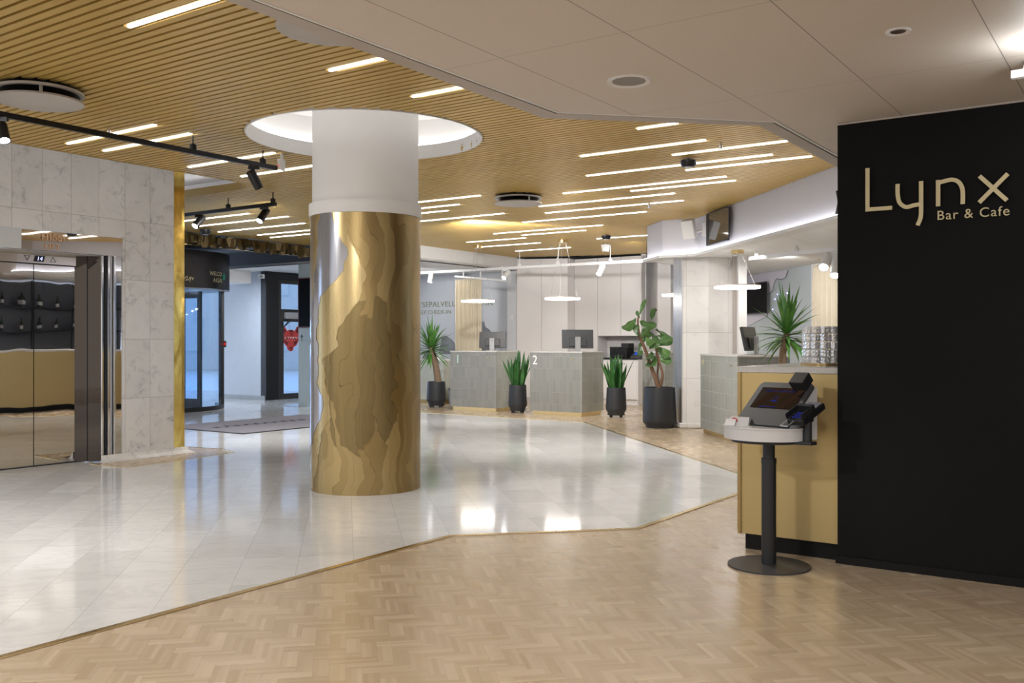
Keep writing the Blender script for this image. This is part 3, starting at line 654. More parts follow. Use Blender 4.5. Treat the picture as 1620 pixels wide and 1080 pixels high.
def cone_sensor(name, lb, cat, px, py, r, h, mt, z=CZ, gap=.02):
    Y = (z-gap-h/2-H)*FPX/(540-py); p = Vector(((px-810)*Y/FPX, Y, z))
    t = thing(name, lb, cat, p)
    m = MB(); m.lathe([(0, -gap-h), (r*.75, -gap-h), (r, -gap-h*.6), (r, -gap), (0, -gap)], 24); m.build('body', mt, t, True)
    m = MB(); m.tube([(0, 0, -gap), (0, 0, .03)], .012); m.build('stem', mt, t, True)
    m = MB(); m.disc(r*.5, .006, 20, (0, 0, -gap-h-.005)); m.build('lens', SILVER, t, True); return t
cone_sensor('ceiling_sensor', 'dark round ceiling sensor between the LED bars at right centre', 'sensor', 1089, 259, .075, .06, BLACKM)
cone_sensor('ceiling_sensor', 'dark round ceiling sensor far back above the reception beside a white cone', 'sensor', 959, 375.5, .075, .06, BLACKM)
cone_sensor('ceiling_sensor', 'dark round ceiling sensor in front of the bronze flakes left of the column', 'sensor', 325, 367, .085, .08, BLACKM)
p = C(958, 388, 2.97); t = thing('ceiling_beacon', 'small white cone fitting far back under the gold ceiling', 'fitting', (p.x, p.y, CZ))
m = MB(); m.lathe([(0, -.14), (.06, -.14), (.08, -.03), (.085, -.02), (0, -.02)], 24); m.build('cone', WHITE, t, True)
m = MB(); m.tube([(0, 0, -.02), (0, 0, .03)], .015); m.build('stem', WHITE, t, True)
for px, py, lb in ((1140, 232, 'tiny chrome sprinkler beside the LED bars near the slanted border'), (1027, 326, 'tiny chrome sprinkler above the white bulkhead corner'), (172, 209, 'tiny dark sprinkler beside the crossed pair of LED bars'), (873, 391, 'tiny sprinkler beside the right brass lamp canopy')):
    p = C(px, py, CZ-.04); t = thing('sprinkler', lb, 'sprinkler', (p.x, p.y, CZ))
    m = MB(); m.tube([(0, 0, .03), (0, 0, -.03)], .012); m.lathe([(0, -.06), (.012, -.06), (.016, -.03), (0, -.03)], 12); m.build('body', CHROME, t, True)
    m = MB(); m.disc(.028, .004, 16, (0, 0, -.062)); m.build('deflector', CHROME, t, True)
Y = 8.8; p = D(446, 235, Y); t = thing('motion_detector', 'white motion detector hanging under the gold ceiling beside the column ring', 'motion detector', (p.x, p.y, CZ))
m = MB(); m.tube([(0, 0, .03), (0, 0, -.05), (.02, 0, -.08)], .014); m.build('bracket', WHITE, t, True)
m = MB(); m.add([(-.045, -.03, -.05), (.03, -.035, -.05), (.03, .035, -.05), (-.045, .035, -.05), (-.02, -.05, -.15), (.025, -.05, -.165), (.025, .02, -.165), (-.02, .02, -.15)], [(0,1,2,3),(4,5,6,7),(0,1,5,4),(1,2,6,5),(2,3,7,6),(3,0,4,7)]); m.build('housing', WHITE, t, bevel=.012)
m = MB(); m.box(-.028, -.048, -.125, -.018, -.044, -.115); m.build('indicator', emis('red indicator', (1, .1, .08), .8), t)
# grey ceiling fittings
p = C(995, 127.5, GZ); t = thing('ceiling_speaker', 'round grey speaker grille with pale rim in the taupe ceiling', 'speaker', p)
m = MB(); m.lathe([(.079, -.004), (.100, -.010), (.104, .004), (.079, .004)], 48); m.build('rim', WHITE, t, True)
m = MB(); m.disc(.081, .004, 48, (0, 0, -.004)); m.build('grille', mat('speaker grille', (.30, .28, .265), .6, bump=.4, bs=900), t, True)
p = C(1421, 49, GZ); t = thing('ceiling_downlight', 'small recessed unlit downlight in the taupe ceiling above the black wall', 'downlight', p)
m = MB(); m.lathe([(.030, -.003), (.047, -.007), (.049, .003), (.030, .003)], 40); m.build('rim', WHITE, t, True)
m = MB(); m.lathe([(.030, -.003), (.026, -.001), (0, -.001)], 32); m.build('reflector', mat('unlit reflector', (.20, .15, .12), .3, .5), t, True)
p = C(1600, 119, 2.42); t = thing('track_rail', 'white light track end at the right edge under the taupe ceiling', 'light track', (p.x, p.y, 2.42), AU)
m = MB(); m.box(0, -.017, -.017, 1.6, .017, .017); m.build('rail', WHITE, t)
m = MB(); m.tube([(.05, 0, .017), (.06, 0, .06)], .006); m.build('hanger', WHITE, t)
pl_ = C(1650, 62, GZ); lamp('POINT', 'track lamp', (pl_.x, pl_.y, GZ-.14), 2.4, (.93, .97, 1.0), .04)

# ------------------------------------------------------------------ marble lift wall
AE = -9.018; RV = math.atan2(V.y, V.x)
bx = lambda px, a=AE: on_a(px, 540, a)[1]
b1, b2c, b3 = bx(194), bx(275), bx(293.5)
MARW2 = m_marble_wall(.298, .627, -b2c+.298*20, .02, 'marble cladding of the lift wall')
m = MB(); m.box(b1, -AE, 0, b2c, -AE+.35, 3.42); m.box(b1-6, -AE, 2.335, b1, -AE+.35, 3.42); m.box(b1-6, -AE+.30, 0, b1-2.6, -AE+.35, 2.335)
struct(m.build('wall_left', MARW2, org=(0, 0, 0), rot=RV, local=True), 'white marble lift wall with tall cladding slabs', 'wall')
m = MB(); m.prism([(b2c, -AE+.02), (b2c, -AE), (b3-.05, -AE), (b3-.006, -AE+.012), (b3, -AE+.05), (b3, -AE+1.4), (b3-.02, -AE+1.4), (b3-.02, -AE+.06)], .02, 3.42)
struct(m.build('trim_14', BRASS, org=(0, 0, 0), rot=RV, local=True), 'polished aged brass corner strip of the lift wall', 'trim')
m = MB(); prof = [(-.0, .0), (-.10, .0), (-.10, .006), (-.06, .018), (-.03, .035), (-.008, .07), (0, .07)]
bs0 = bx(160)
for (s0, s1) in ((bs0, b3+.02),):
    n = len(prof); vs = [(s, -AE+y-.001, z+.004) for s in (s0, s1) for y, z in prof]
    vs = [(s0-.05 if (y < -.05) else s0, -AE+y-.001, z+.004) for y, z in prof] + [(s1+.04 if y < -.05 else s1, -AE+y-.001, z+.004) for y, z in prof]
    m.add(vs, [(i, (i+1) % n, n+(i+1) % n, n+i) for i in range(n)] + [tuple(range(n)), tuple(range(n, 2*n))])
struct(m.build('baseboard_left', m_marble_wall(.298, 9, 0, -1, 'marble skirting'), org=(0, 0, 0), rot=RV, local=True), 'flared marble skirting of the lift wall', 'baseboard')
# lift doors
AD = -9.28
lift = thing('lift_doors', 'mirror polished steel lift doors set in the marble wall', 'lift door', uv(AD, bx(53, AD)), RV)
def lb_(m, nm, mt, par=lift, sm=False, bv=0): return m.build(nm, mt, par, sm, bv, org=(0, 0, 0))
def LB(nm, x0, x1, a0, a1, z0, z1, mt, par=None, bv=0):      # box in lift coordinates (b along wall, a depth), parented to the lift
    o = bx(53, AD); m = MB(); m.box(x0-o, -(a1)+AD, z0, x1-o, -(a0)+AD, z1); return m.build(nm, mt, par or lift, bevel=bv)
d0, d1, d2 = bx(53.2, AD), bx(118, AD), bx(160, AE-.03)
zt = 2.02
LB('door_panel', d0-1.15, d0-.004, AD-.03, AD, .012, zt, MIRROR); LB('door_panel', d0+.004, d1, AD-.03, AD, .012, zt, MIRROR)
LB('door_gap', d0-.004, d0+.004, AD-.035, AD-.02, .012, zt, BLACKP)
LB('threshold', d0-1.2, d1+.1, AD-.05, AD+.02, .0, .012, BLACKP)
hp = LB('head_panel', d0-1.3, d2, AD-.02, AD+.012, zt+.012, 2.20, MIRR3)
LB('head_gap', d0-1.3, d2, AD-.02, AD, zt, zt+.012, BLACKP)
o = d0
ps = [(d1-o, 0), (d1-o+(d2-d1)*.47, -(AE-.03-AD)*.47), (d2-o, -(AE-.03-AD))]
for k in (0, 1):
    m = MB(); e = .006 if k else 0; m.wall([(ps[k][0]+e, ps[k][1]), ps[k+1]], 0.01, 2.15, .02, 1); m.build('jamb_panel', MIRROR2, lift)
m = MB(); m.wall([(ps[1][0]-.002, ps[1][1]-.002), (ps[1][0]+.006, ps[1][1]-.004)], 0.01, 2.15, .02, 1); m.build('jamb_joint', BLACKP, lift)
f0, f1 = bx(162), bx(184); n = 5
for k in range(n):
    x0 = f0+(f1-f0)*k/n; LB('frame_fin', x0, x0+(f1-f0)/n-.004, AE-.10, AE-.012+.010*((k*2) % 3), 0.01, 2.14, (CHROME, BLACKM, CHROME, SILVER, CHROME)[k], bv=.004)
LB('side_mirror', bx(185), b1-.002, AE-.05, AE-.012, 0.01, 2.14, MIRROR)
zd = on_a(62, 409, AD+.012); m = MB(); m.box(-.055, -.004, -.028, .055, .0, .028)
disp = MB(); x = zd[1]-o; disp.add([(x-.058, -.0135, zd[0].z-.030), (x+.046, -.0135, zd[0].z-.030), (x+.062, -.0135, zd[0].z+.030), (x-.042, -.0135, zd[0].z+.030)], [(0,1,2,3)]); dp = disp.build('display', BLACKP, lift)
tm = text_mesh('14', .055, .0015); tm.v = [(vx*1.1+x-.028+vz*.2, vy-.016, vz+zd[0].z-.018) for vx, vy, vz in tm.v]; tm.build('floor_digits', BLUE, dp)
for px, py, up in ((43, 407, -1), (84, 411, 1)):
    q = on_a(px, py, AD+.012); xx, zz = q[1]-o, q[0].z; s = .027
    tri = [(xx-s, -.014, zz-s*.8*up), (xx+s, -.014, zz-s*.8*up), (xx, -.014, zz+s*up), (xx-s, -.014, zz-s*.8*up)]
    m = MB(); m.stroke(tri, .0035, (0, -1, 0), .002); m.build('arrow_mark', DKGREY, hp)
# transom sign
q0, q1 = bx(34), b1-.002
ls = thing('lift_sign', 'mirrored transom sign with copper letters over the lift doors', 'sign', uv(AE, q0), RV)
m = MB(); m.box(0, .0, 2.142, q1-q0, .03, 2.332); m.build('mirror_panel', MIRR3, ls)
def put_text(body, pxl, pxr, pyb, plane_a, size_rel, par, mt, org_b, ext=.004, gap=.014):
    L, R = on_a(pxl, pyb, plane_a), on_a(pxr, pyb, plane_a); tm = text_mesh(body, .1, ext, space=1.15)
    wd = max(v[0] for v in tm.v); k = (R[1]-L[1])/wd
    tm.v = [(vx*k+L[1]-org_b, vy-gap, vz*k*size_rel+(L[0].z+R[0].z)/2) for vx, vy, vz in tm.v]; return tm.build('lettering', mt, par)
put_text('HISSI', 64, 101, 381, AE, .95, ls, COPPER, q0); put_text('LIFT', 70, 95, 394, AE, .95, ls, COPPER, q0)
t = thing('notice_board', 'blank pale grey board beside the mirrored lift sign', 'board', uv(AE, q0), RV)
m = MB(); m.box(-2.2, -.004, 2.142, -.003, .03, 2.332); m.build('panel', TOTEM if False else mat('pale grey board', (.56, .57, .56), .5, var=.01), t)
LB('soffit', d0-1.3, b1-.004, AD-.02, AE-.032, 2.132, 2.140, STONE)

# ------------------------------------------------------------------ entrance: soffits, fascia, revolving door, glass door
fa0 = Vector((-5.18, 18.85)); Uv = U.to_2d() if len(U) == 3 else U; Vv = V.to_2d() if len(V) == 3 else V
ge0, ge1 = Vector((-8.02, 10.9)), Vector((-3.12, 18.14))
m = MB(); m.wall([fa0-Uv*6, fa0+Uv*1.9], 2.74, 3.1, .12, 1); struct(m.build('wall_fascia', FASC), 'dark fascia above the entrance', 'wall')
m = MB(); m.prism([ge0[:], ge1[:], (-3.5, 18.9), (fa0-Uv*6)[:]], 3.02, 3.05); struct(m.build('ceiling_dark', FASC), 'dark soffit between the gold ceiling and the entrance', 'ceiling')
m = MB(); m.prism([(fa0-Uv*1.9)[:], (fa0+Uv*1.9)[:], (-3.4, 19.5), (-4.05, 22.0), (-5.15, 20.2), (-6.4, 21.0), (-6.9, 20.3)], 2.74, 2.78); struct(m.build('ceiling_entrance', WHITE), 'white soffit in front of the glass door', 'ceiling')
m = MB(); random.seed(3)
L = (ge1-ge0).length; s = 0
d = (ge1-ge0)/L; nn = Vector((d.y, -d.x))
while s < L:
    for r_ in range(3):
        p = ge0+d*(s+random.uniform(-.05, .05))+nn*random.uniform(-.10, .06); ww, hh = random.uniform(.08, .15), random.uniform(.11, .19)
        an = math.atan2(d.y, d.x)+random.uniform(-.7, .7); z0 = CZ-.00-random.uniform(0, .05)
        M_ = Matrix.Translation((p.x, p.y, z0)) @ Matrix.Rotation(an, 4, 'Z') @ Matrix.Rotation(random.uniform(-.3, .3), 4, 'X')
        pr = [(-ww/2, 0), (ww/2, 0), (ww/2, -hh*.55), (ww*.28, -hh), (-ww*.28, -hh), (-ww/2, -hh*.55)]
        m.add([M_ @ Vector((x, y, z)) for y in (-.002, .002) for x, z in pr], [(0,1,2,3,4,5), (11,10,9,8,7,6)] + [(i, (i+1) % 6, 6+(i+1) % 6, 6+i) for i in range(6)])
    s += .075
tag(m.build('bronze_flake_fringe', RUSTY), 'fringe of hanging bronze flakes along the ceiling edge above the entrance', 'ceiling ornament', None, 'stuff')
m = MB(); m.wall([ge0+nn*-.12, ge1+nn*-.12], CZ-.19, CZ-.165, .03, 1); struct(m.build('trim_15', BRTRIM), 'brass ledge under the bronze flakes', 'trim')
E0 = Vector((-5.23, 20.0))
m = MB(); m.wall([E0-Uv*1.36, E0], 0, 2.76, .15, 1); struct(m.build('wall_entrance', BLUEW), 'pale blue grey wall between revolving door and glass door', 'wall')
m = MB(); m.wall([E0-Uv*1.36, E0], 0, .09, .02, -1); struct(m.build('baseboard_entrance', mat('grey skirting', (.36, .38, .40), .5)), 'grey skirting of the entrance wall', 'baseboard')
m = MB(); pb = D(373, 441, 19.8); m.box(-.55, -.3, 2.48, .12, .3, 2.74, Matrix.Translation((pb.x, pb.y, 0)) @ Matrix.Rotation(AU, 4, 'Z')); struct(m.build('trim_16', WHITE), 'white boxed beam under the entrance soffit', 'trim')
t = thing('wall_lamp_box', 'tiny white box on the corner above the black door frame', 'sensor', (E0.x-.03, E0.y-.03, 2.62))
m = MB(); m.box(-.10, -.08, -.04, .03, .0, .05); m.build('housing', WHITE, t, bevel=.01)
m = MB(); m.box(-.06, -.084, -.02, -.0, -.08, .02); m.build('lens', SILVER, t)
# glass door
dr = thing('door_1', 'tall dark framed glass door with red wolf head sticker', 'door', (E0.x, E0.y, 0), RV); dr['kind'] = 'structure'
m = MB(); m.box(0, -.03, 0, .34, .14, 2.74); m.box(.34, -.03, 2.58, 2.2, .14, 2.74); m.box(1.9, -.03, 0, 2.2, .14, 2.58); m.build('frame', BLACKM, dr)
m = MB(); m.box(.34, .0, 0, .44, .1, 2.58); m.box(1.75, .0, 0, 1.9, .1, 2.58); m.box(.44, .0, 2.50, 1.75, .1, 2.58); m.box(.44, .0, 1.68, 1.75, .1, 1.95); m.box(.44, .0, 0, 1.75, .1, .12); m.box(1.0, .03, 1.95, 1.1, .09, 2.5); m.box(.44, .02, .12, .53, .08, 1.68); m.build('leaf_frame', DARKF, dr)
m = MB(); m.box(.53, .045, .12, 1.75, .055, 1.68); m.box(.44, .045, 1.95, 1.0, .055, 2.5); m.box(1.1, .045, 1.95, 1.75, .055, 2.5); m.build('glass_pane', PANE, dr)
m = MB(); m.box(.52, -.08, 1.74, 1.0, .0, 1.88); m.build('door_closer', SILVER, dr, bevel=.01)
m = MB(); m.tube([(.66, -.06, 1.74), (.40, -.10, 1.55)], .012); m.tube([(.74, -.06, 1.74), (.45, -.10, 1.58)], .008); m.build('closer_arm', BLACKP, dr)
# red animal head sticker: head, ears and darker facets
def dpt(px, py):
    p, b = on_a(px, py, ab(E0)[0]); return Vector((b-ab(E0)[1], .038, p.z))
def spoly(pts, y):
    return [(q.x, y, q.z) for q in (dpt(*p) for p in pts)]
m = MB(); outl = [(450, 521), (448, 515), (453, 517), (456, 523), (459, 521.5), (465, 521.5), (468, 523.5), (471, 517), (475.5, 515), (475, 528), (473.5, 533), (474.5, 538), (471, 546), (466.5, 549), (465.5, 554), (461.5, 556), (457, 553), (455.5, 548), (451, 543), (449.6, 536), (451, 531)]
v = spoly(outl, .036); m.add(v, [tuple(range(len(v)))]); stk = m.build('sticker', RED, dr)
m = MB()
for tri in (((449.5, 517), (454, 523), (452, 528)), ((474, 517), (469.5, 523), (472.5, 528)), ((459, 522), (465, 522), (462, 526)), ((451, 538), (457, 541), (456, 547)), ((473, 538), (467, 541), (467, 547)), ((459, 549), (465, 549), (462, 553)), ((453, 533), (458, 535), (455, 537)), ((471, 533), (466, 535), (469, 537))):
    v = spoly(tri, .034); m.add(v, [(0, 1, 2)])
m.build('facets', mat('dark red print', (.07, .014, .014), .5), stk)
for body, x0, x1, y in (('LYNX HOUSE', 451.5, 472.5, 535.2), ('BAR & CAFE', 456, 468, 538.8)):
    A, B = dpt(x0, y), dpt(x1, y); tm = text_mesh(body if False else ('LYNX' if 'LYNX' in body else '- - - -'), .1, .001); wd = max(q[0] for q in tm.v); k = (B.x-A.x)/wd
    tm.v = [(vx*k+A.x, vy+.031, vz*min(k, .9)*.6+A.z) for vx, vy, vz in tm.v]; tm.build('sticker_text', WHITET, stk)
# revolving door
RDc, RDr = Vector((-6.59, 17.42)), 1.32
rv = thing('revolving_door', 'revolving door with dark bronze drum and curved glass', 'revolving door', (RDc.x, RDc.y, 0))
m = MB(); m.lathe([(RDr-.12, 2.2), (RDr, 2.2), (RDr, 2.86), (0, 2.86)], 96); m.build('drum', DRUM, rv, True)
m = MB(); m.lathe([(RDr+.001, 2.52), (RDr+.003, 2.52), (RDr+.003, 2.526), (RDr+.001, 2.526)], 96); m.build('drum_seam', BLACKP, rv)
m = MB(); m.lathe([(0, 2.2), (RDr-.1, 2.2), (RDr-.1, 2.19), (0, 2.19)], 64); m.build('drum_ceiling', WHITE, rv)
tg = math.atan2(.287, .958)                                   # silhouette angle towards the right
m = MB(); m.lathe([(RDr-.15, .05), (RDr-.15, 2.2), (RDr-.138, 2.2), (RDr-.138, .05)], 40, a0=tg-1.5, a1=tg-.02); m.build('curved_glass', PANE, rv, True)
m = MB(); m.lathe([(RDr-.18, 0), (RDr-.11, 0), (RDr-.11, .08), (RDr-.18, .08), (RDr-.18, 0)], 64, a0=tg-1.6, a1=tg+.4); m.build('base_ring', BLACKM, rv, True)
for q in (tg+.03, tg-1.55, tg+1.2):
    m = MB(); M_ = Matrix.Rotation(q, 4, 'Z'); m.box(RDr-.20, -.05, 0, RDr-.10, .05, 2.2, M_); m.build('post', BLACKM, rv)
m = MB(); m.disc(.05, 2.15, 20, (0, 0, .02)); m.build('centre_shaft', BLACKM, rv, True)
for q in (tg-.75, tg-.75+2.1, tg-.75+4.2):
    M_ = Matrix.Rotation(q, 4, 'Z'); m = MB(); m.box(.05, -.02, .05, .12, .02, 2.15, M_); m.box(RDr-.26, -.02, .05, RDr-.18, .02, 2.15, M_); m.box(.12, -.02, 2.03, RDr-.26, .02, 2.15, M_); m.box(.12, -.02, .05, RDr-.26, .02, .22, M_); wg = m.build('wing', BLACKM, rv)
    m = MB(); m.box(.12, -.004, .22, RDr-.26, .004, 2.03, M_); m.build('wing_glass', PANE, wg)
def drum_text(body, px_l, px_r, zb, hgt, mt, nm='lettering', sh=0):
    def ang(px):
        r = (px-810)/FPX; dd = Vector((r, 1)).normalized(); oc = -RDc; bq = oc.dot(dd); cc = oc.length_squared-(RDr+.004)**2; tt = -bq-math.sqrt(max(0, bq*bq-cc)); q = dd*tt-RDc; return math.atan2(q.y, q.x)
    A, B = ang(px_l), ang(px_r); tm = text_mesh(body, .1, .001, space=1.1); wd = max(v[0] for v in tm.v); hh = max(v[2] for v in tm.v)
    out = []
    for vx, vy, vz in tm.v:
        q = A+(B-A)*vx/wd+sh*vz; rr = RDr+.005-vy; out.append((rr*math.cos(q), rr*math.sin(q), zb+vz*hgt/hh))
    tm.v = out; tm.build(nm, mt, rv)
drum_text('WELCO', 332, 350.5, 2.435, .075, GOLDT); drum_text('AGAI', 337, 351, 2.315, .075, GOLDT)
tm = MB()
def cw(px, py):
    r = (px-810)/FPX; dd = Vector((r, 1)).normalized(); bq = (-RDc).dot(dd); cc = RDc.length_squared-(RDr+.006)**2; tt = -bq-math.sqrt(bq*bq-cc); q = dd*tt
    return Vector((q.x-RDc.x, q.y-RDc.y, H+(540-py)*q.y/FPX))
pth = curve([cw(x, y) for x, y in ((286, 447), (292, 440), (296.5, 436.5), (296, 441), (293.5, 443), (298, 442.5), (301.5, 437.5), (300.5, 445.5), (301.2, 441), (304, 439), (304.5, 442.5), (306.5, 438.5))], 4)
tm.tube(pth, .006, 6); tm.build('script_lettering', GOLDT, rv, True)
m = MB(); q0_, q1_ = cw(353, 433), cw(355, 443); m.add([cw(353, 434), cw(355.6, 434), cw(355.6, 443), cw(353, 443)], [(0,1,2,3)]); m.build('exit_indicator', GREENE, rv)
t = thing('emergency_button', 'small red button on the dark post of the revolving door', 'button', D(355.5, 544, 17.78))
m = MB(); m.box(-.02, -.03, -.06, .02, .03, .06); m.build('plate', BLACKP, t); m = MB(); m.box(-.01, -.045, -.025, .03, -.03, .025); m.build('button', emis('red button', (.6, .02, .02), .6), t, bevel=.005)
# sage panel with screen
w0 = Vector((-4.10, 18.12)); t = thing('wayfinding_panel', 'sage grey panel with black screen and arrow left of the column', 'sign panel', (w0.x, w0.y, 0), AU)
m = MB(); m.box(0, 0, 0, 1.5, .18, 2.735); m.build('panel', TOTEM, t)
m = MB(); z0, z1 = H+(540-518)*18.1/FPX, H+(540-440)*18.1/FPX; m.box(.03, -.035, z0, .75, 0, z1); s_ = m.build('screen_frame', mat('dark red screen rim', (.10, .02, .015), .4), t)
m = MB(); m.box(.05, -.037, z0+.02, .73, -.034, z1-.02); m.build('screen', SCREEN, s_)
m = MB(); zz = H+(540-535)*18.1/FPX; m.stroke([(.095, -.002, zz-.06), (.095, -.002, zz+.06)], .014, (0, -1, 0), .003); m.stroke([(.06, -.002, zz+.025), (.095, -.002, zz+.062), (.13, -.002, zz+.025)], .014, (0, -1, 0), .003); m.build('arrow', BLACKT, t)
for k in (0, 1):
    m = MB(); m.box(.19, -.004, zz+.03-.09*k, .6, 0, zz+.07-.09*k); m.build('lettering_bar', mat('pale blue lettering', (.30, .38, .44), .5), t)
# mat
mc = F(384.5, 686.5); mt_ = thing('entrance_mat', 'grey entrance mat with dark script lying on the marble floor', 'mat', (mc.x, mc.y, .003), AU)
m = MB(); m.box(-1.75, 0, 0, 0, 2.7, .010); m.build('pile', MATT, mt_)
m = MB(); m.box(-1.78, -.03, 0, .03, 0, .009); m.box(0, 0, 0, .03, 2.73, .009); m.box(-1.78, 0, 0, -1.75, 2.73, .009); m.box(-1.75, 2.7, 0, 0, 2.73, .009); m.build('rubber_edge', BLACKP, mt_)
m = MB(); random.seed(5)
pth = [Vector((-1.0+.10*math.sin(i*1.9)+random.uniform(-.03, .03), .25+i*.055, .0105)) for i in range(34)]
m.stroke(pth, .035, (0, 0, 1), .0015)
m.stroke(curve([(-.9, 2.35, .0105), (-.55, 2.15, .0105), (-.40, 2.45, .0105), (-.75, 2.55, .0105), (-1.0, 2.3, .0105)], 8), .06, (0, 0, 1), .0015); m.build('script', mat('dark mat script', (.03, .03, .04), .9), mt_)
# floor hatch near the glass door
p = F(470, 641); m = MB(); m.box(-.5, -.35, .003, .5, .35, .008, Matrix.Translation((p.x+.2, p.y, 0)) @ Matrix.Rotation(RV, 4, 'Z')); tag(m.build('floor_plate', SILVER), 'thin metal plate in the floor by the glass door', 'floor plate')
# outside
m = MB(); m.box(-40, 24.1, -.2, 20, 80, -.06); struct(m.build('ground_outside', PAVE), 'paving outside the entrance', 'ground')
for i, (x, y, w_, h_) in enumerate(((-22, 44, 16, 9), (-9, 52, 9, 11))):
    m = MB(); m.box(x, y, -.06, x+w_, y+4, h_)
    for k in range(int(w_/2)):
        for j in range(int(h_/2.6)): m.box(x+.5+2*k, y-.06, .8+2.6*j, x+1.6+2*k, y, 2.4+2.6*j)
    struct(m.build('facade_outside', FACADE), 'pale building seen through the entrance glass', 'building')

# ------------------------------------------------------------------ reception walls, cabinets and counters
jog = [(-3.12, 18.14), (-1.66, 17.19), (.1, 19.72)]
m = MB(); m.wall(jog, 2.73, CZ+.05, .12, 1); struct(m.build('wall_header', WHITE), 'white header over the self check-in area', 'wall')
bG = 16.33
def gpt(px): return on_b(px, 540, bG)[0]
gA, gB = gpt(497), gpt(802.5)
m = MB(); m.prism([jog[0], jog[1], jog[2], (.1, 19.85), gB[:2], (gB+V*.3)[:2], (gA+V*.3)[:2]], 2.73, 2.77); struct(m.build('ceiling_check_in', WHITE), 'white lower ceiling over the self check-in area', 'ceiling')
m = MB(); m.wall([gA[:2], gB[:2]], 0, 2.75, .15, 1); struct(m.build('wall_back', GREYW), 'light grey wall with check-in lettering', 'wall')
m = MB(); m.wall([gB[:2], (.085, 19.70)], 0, CZ+.05, .25, 1); struct(m.build('wall_pilaster', WHITE), 'narrow white pilaster beside the cabinets', 'wall')
t = thing('wall_lettering', 'grey green check-in lettering on the grey back wall', 'lettering', gpt(720), AU)
def wall_text(body, pxr, pyb, cap, pxl, mt):
    A = on_b(pxl, pyb, bG)[0]; B = on_b(pxr, pyb, bG)[0]; tm = text_mesh(body, .1, .003, space=1.08); wd = max(v[0] for v in tm.v); hh = max(v[2] for v in tm.v)
    o = t.location; base = (A.z+B.z)/2; k = (B-A).to_2d().length/wd; la = ab(A)[0]-ab(o)[0]; ch = cap*B.y/FPX
    tm.v = [(vx*k+la, vy-.006, vz*ch/hh+base) for vx, vy, vz in tm.v]; tm.build('lettering', mt, t)
t.location.z = 0
wall_text('ITSEPALVELU CHECK-IN', 779.5, 484.5, 8.6, 659, TXTG); wall_text('SELF CHECK-IN', 713.5, 496.5, 6.0, 660, TXTG)
t = thing('wall_mural', 'grey hill shaped mural low on the check-in wall', 'mural', gpt(715), AU); t.location.z = 0
for pts in ([(694, 560), (699, 533), (706, 531), (714, 536), (724, 548), (730, 560)], [(761, 560), (763, 508), (766, 509), (768, 517), (774, 521), (781, 530), (784, 560)]):
    m = MB(); ov = ab(t.location)[0]; P = [on_b(x, y, bG)[0] for x, y in pts]; n = len(P)
    vs = [(ab(q)[0]-ov, y, q.z) for y in (-.004, -.001) for q in P]; m.add(vs, [tuple(range(n)), tuple(range(2*n-1, n-1, -1))] + [(i, (i+1) % n, n+(i+1) % n, n+i) for i in range(n)]); m.build('shape', mat('dark grey mural shape', (.17, .175, .185), .6, var=.4, vs=3), t)
t = thing('wall_switch', 'small white switch on the pilaster left of the cabinets', 'switch', D(809.3, 501.5, 19.74), AU)
m = MB(); m.box(-.035, -.012, -.045, .035, .0, .045); m.build('plate', WHITE, t, bevel=.004); m = MB(); m.box(-.02, -.016, -.03, .02, -.012, .03); m.build('rocker', CABW, t)
# tall cabinets
def cab(lb, p0, p1, dep, z0, z1, joints=(), grp=None, mt=CABW, nm='tall_cabinet', knob=None):
    p0, p1 = Vector(p0), Vector(p1); d = p1-p0; L = d.length; rz = math.atan2(d.y, d.x)
    t = thing(nm, lb, 'cabinet', (p0.x, p0.y, 0), rz, grp)
    m = MB(); m.box(0, .02, z0, L, dep, z1); m.build('body', mt, t)
    if z0 < .09: m = MB(); m.box(0, .06, 0, L, dep, z0); m.build('plinth', mt, t)
    js = [0]+[j*L for j in joints]+[L]
    for i in range(len(js)-1):
        m = MB(); m.box(js[i]+.004, 0, z0+.004, js[i+1]-.004, .02, z1-.004); dd = m.build('door', mt, t, bevel=.002)
    return t
def onB(px, b): return on_b(px, 540, b)[0].to_2d()
A0_, A1_ = Vector((.1, 19.66)), Vector((1.146, 19.44))
cab('left pair of tall white cabinet doors beside the grey wall', A0_, A1_, .5, .08, 2.965, (.49,))
m = MB(); B0 = Vector((1.30, 19.70)); m.wall([A1_[:], B0[:]], 0, 2.965, .3, 1); struct(m.build('wall_return', CABW), 'white return between the cabinet blocks', 'wall')
bB = ab(B0)[1]; x945, x981, x1021 = onB(945.3, bB), onB(981.5, bB), onB(1021.5, bB)
cab('single full height white cabinet door behind the second desk', B0, x945, .5, .08, 2.965)
cab('pair of white upper cabinets over the printer niche', x945, x1021, .5, 1.36, 2.965, (.49,), nm='upper_cabinet')
m = MB(); m.wall([x945[:], (x1021+Vv*.0)[:]], .08, 1.36, .05, 1); ob = m.build('niche_back', CABW); ob.location = (V*.42); struct(ob); ob.name = 'wall_niche'
m = MB(); m.box(ab(x945)[0]+.0, bB-.30, .895, ab(x1021)[0]-.03, bB+.42, .915, Matrix.Rotation(AU, 4, 'Z')); tag(m.build('niche_worktop', BLACKP), 'thin black worktop in the niche under the white upper cabinets', 'worktop')
q0, q1 = onB(948, bB-.28), onB(1008, bB-.28)
t = cab('white base cabinets under the black niche worktop', q0, q1, .66, .10, .893, (.5,), nm='base_cabinet')
m = MB(); m.box(.0, .06, .0, (q1-q0).length, .66, .10); m.build('plinth', WHITE, t)
m = MB(); m.box((q1-q0).length, 0, 0, (q1-q0).length+.02, .66, .893); m.build('side_panel', CABW, t)
for k in (.10, .14):
    m = MB(); m.box((q1-q0).length*.5+k, -.012, .80, (q1-q0).length*.5+k+.015, 0, .815); m.build('knob', BLACKP, t)
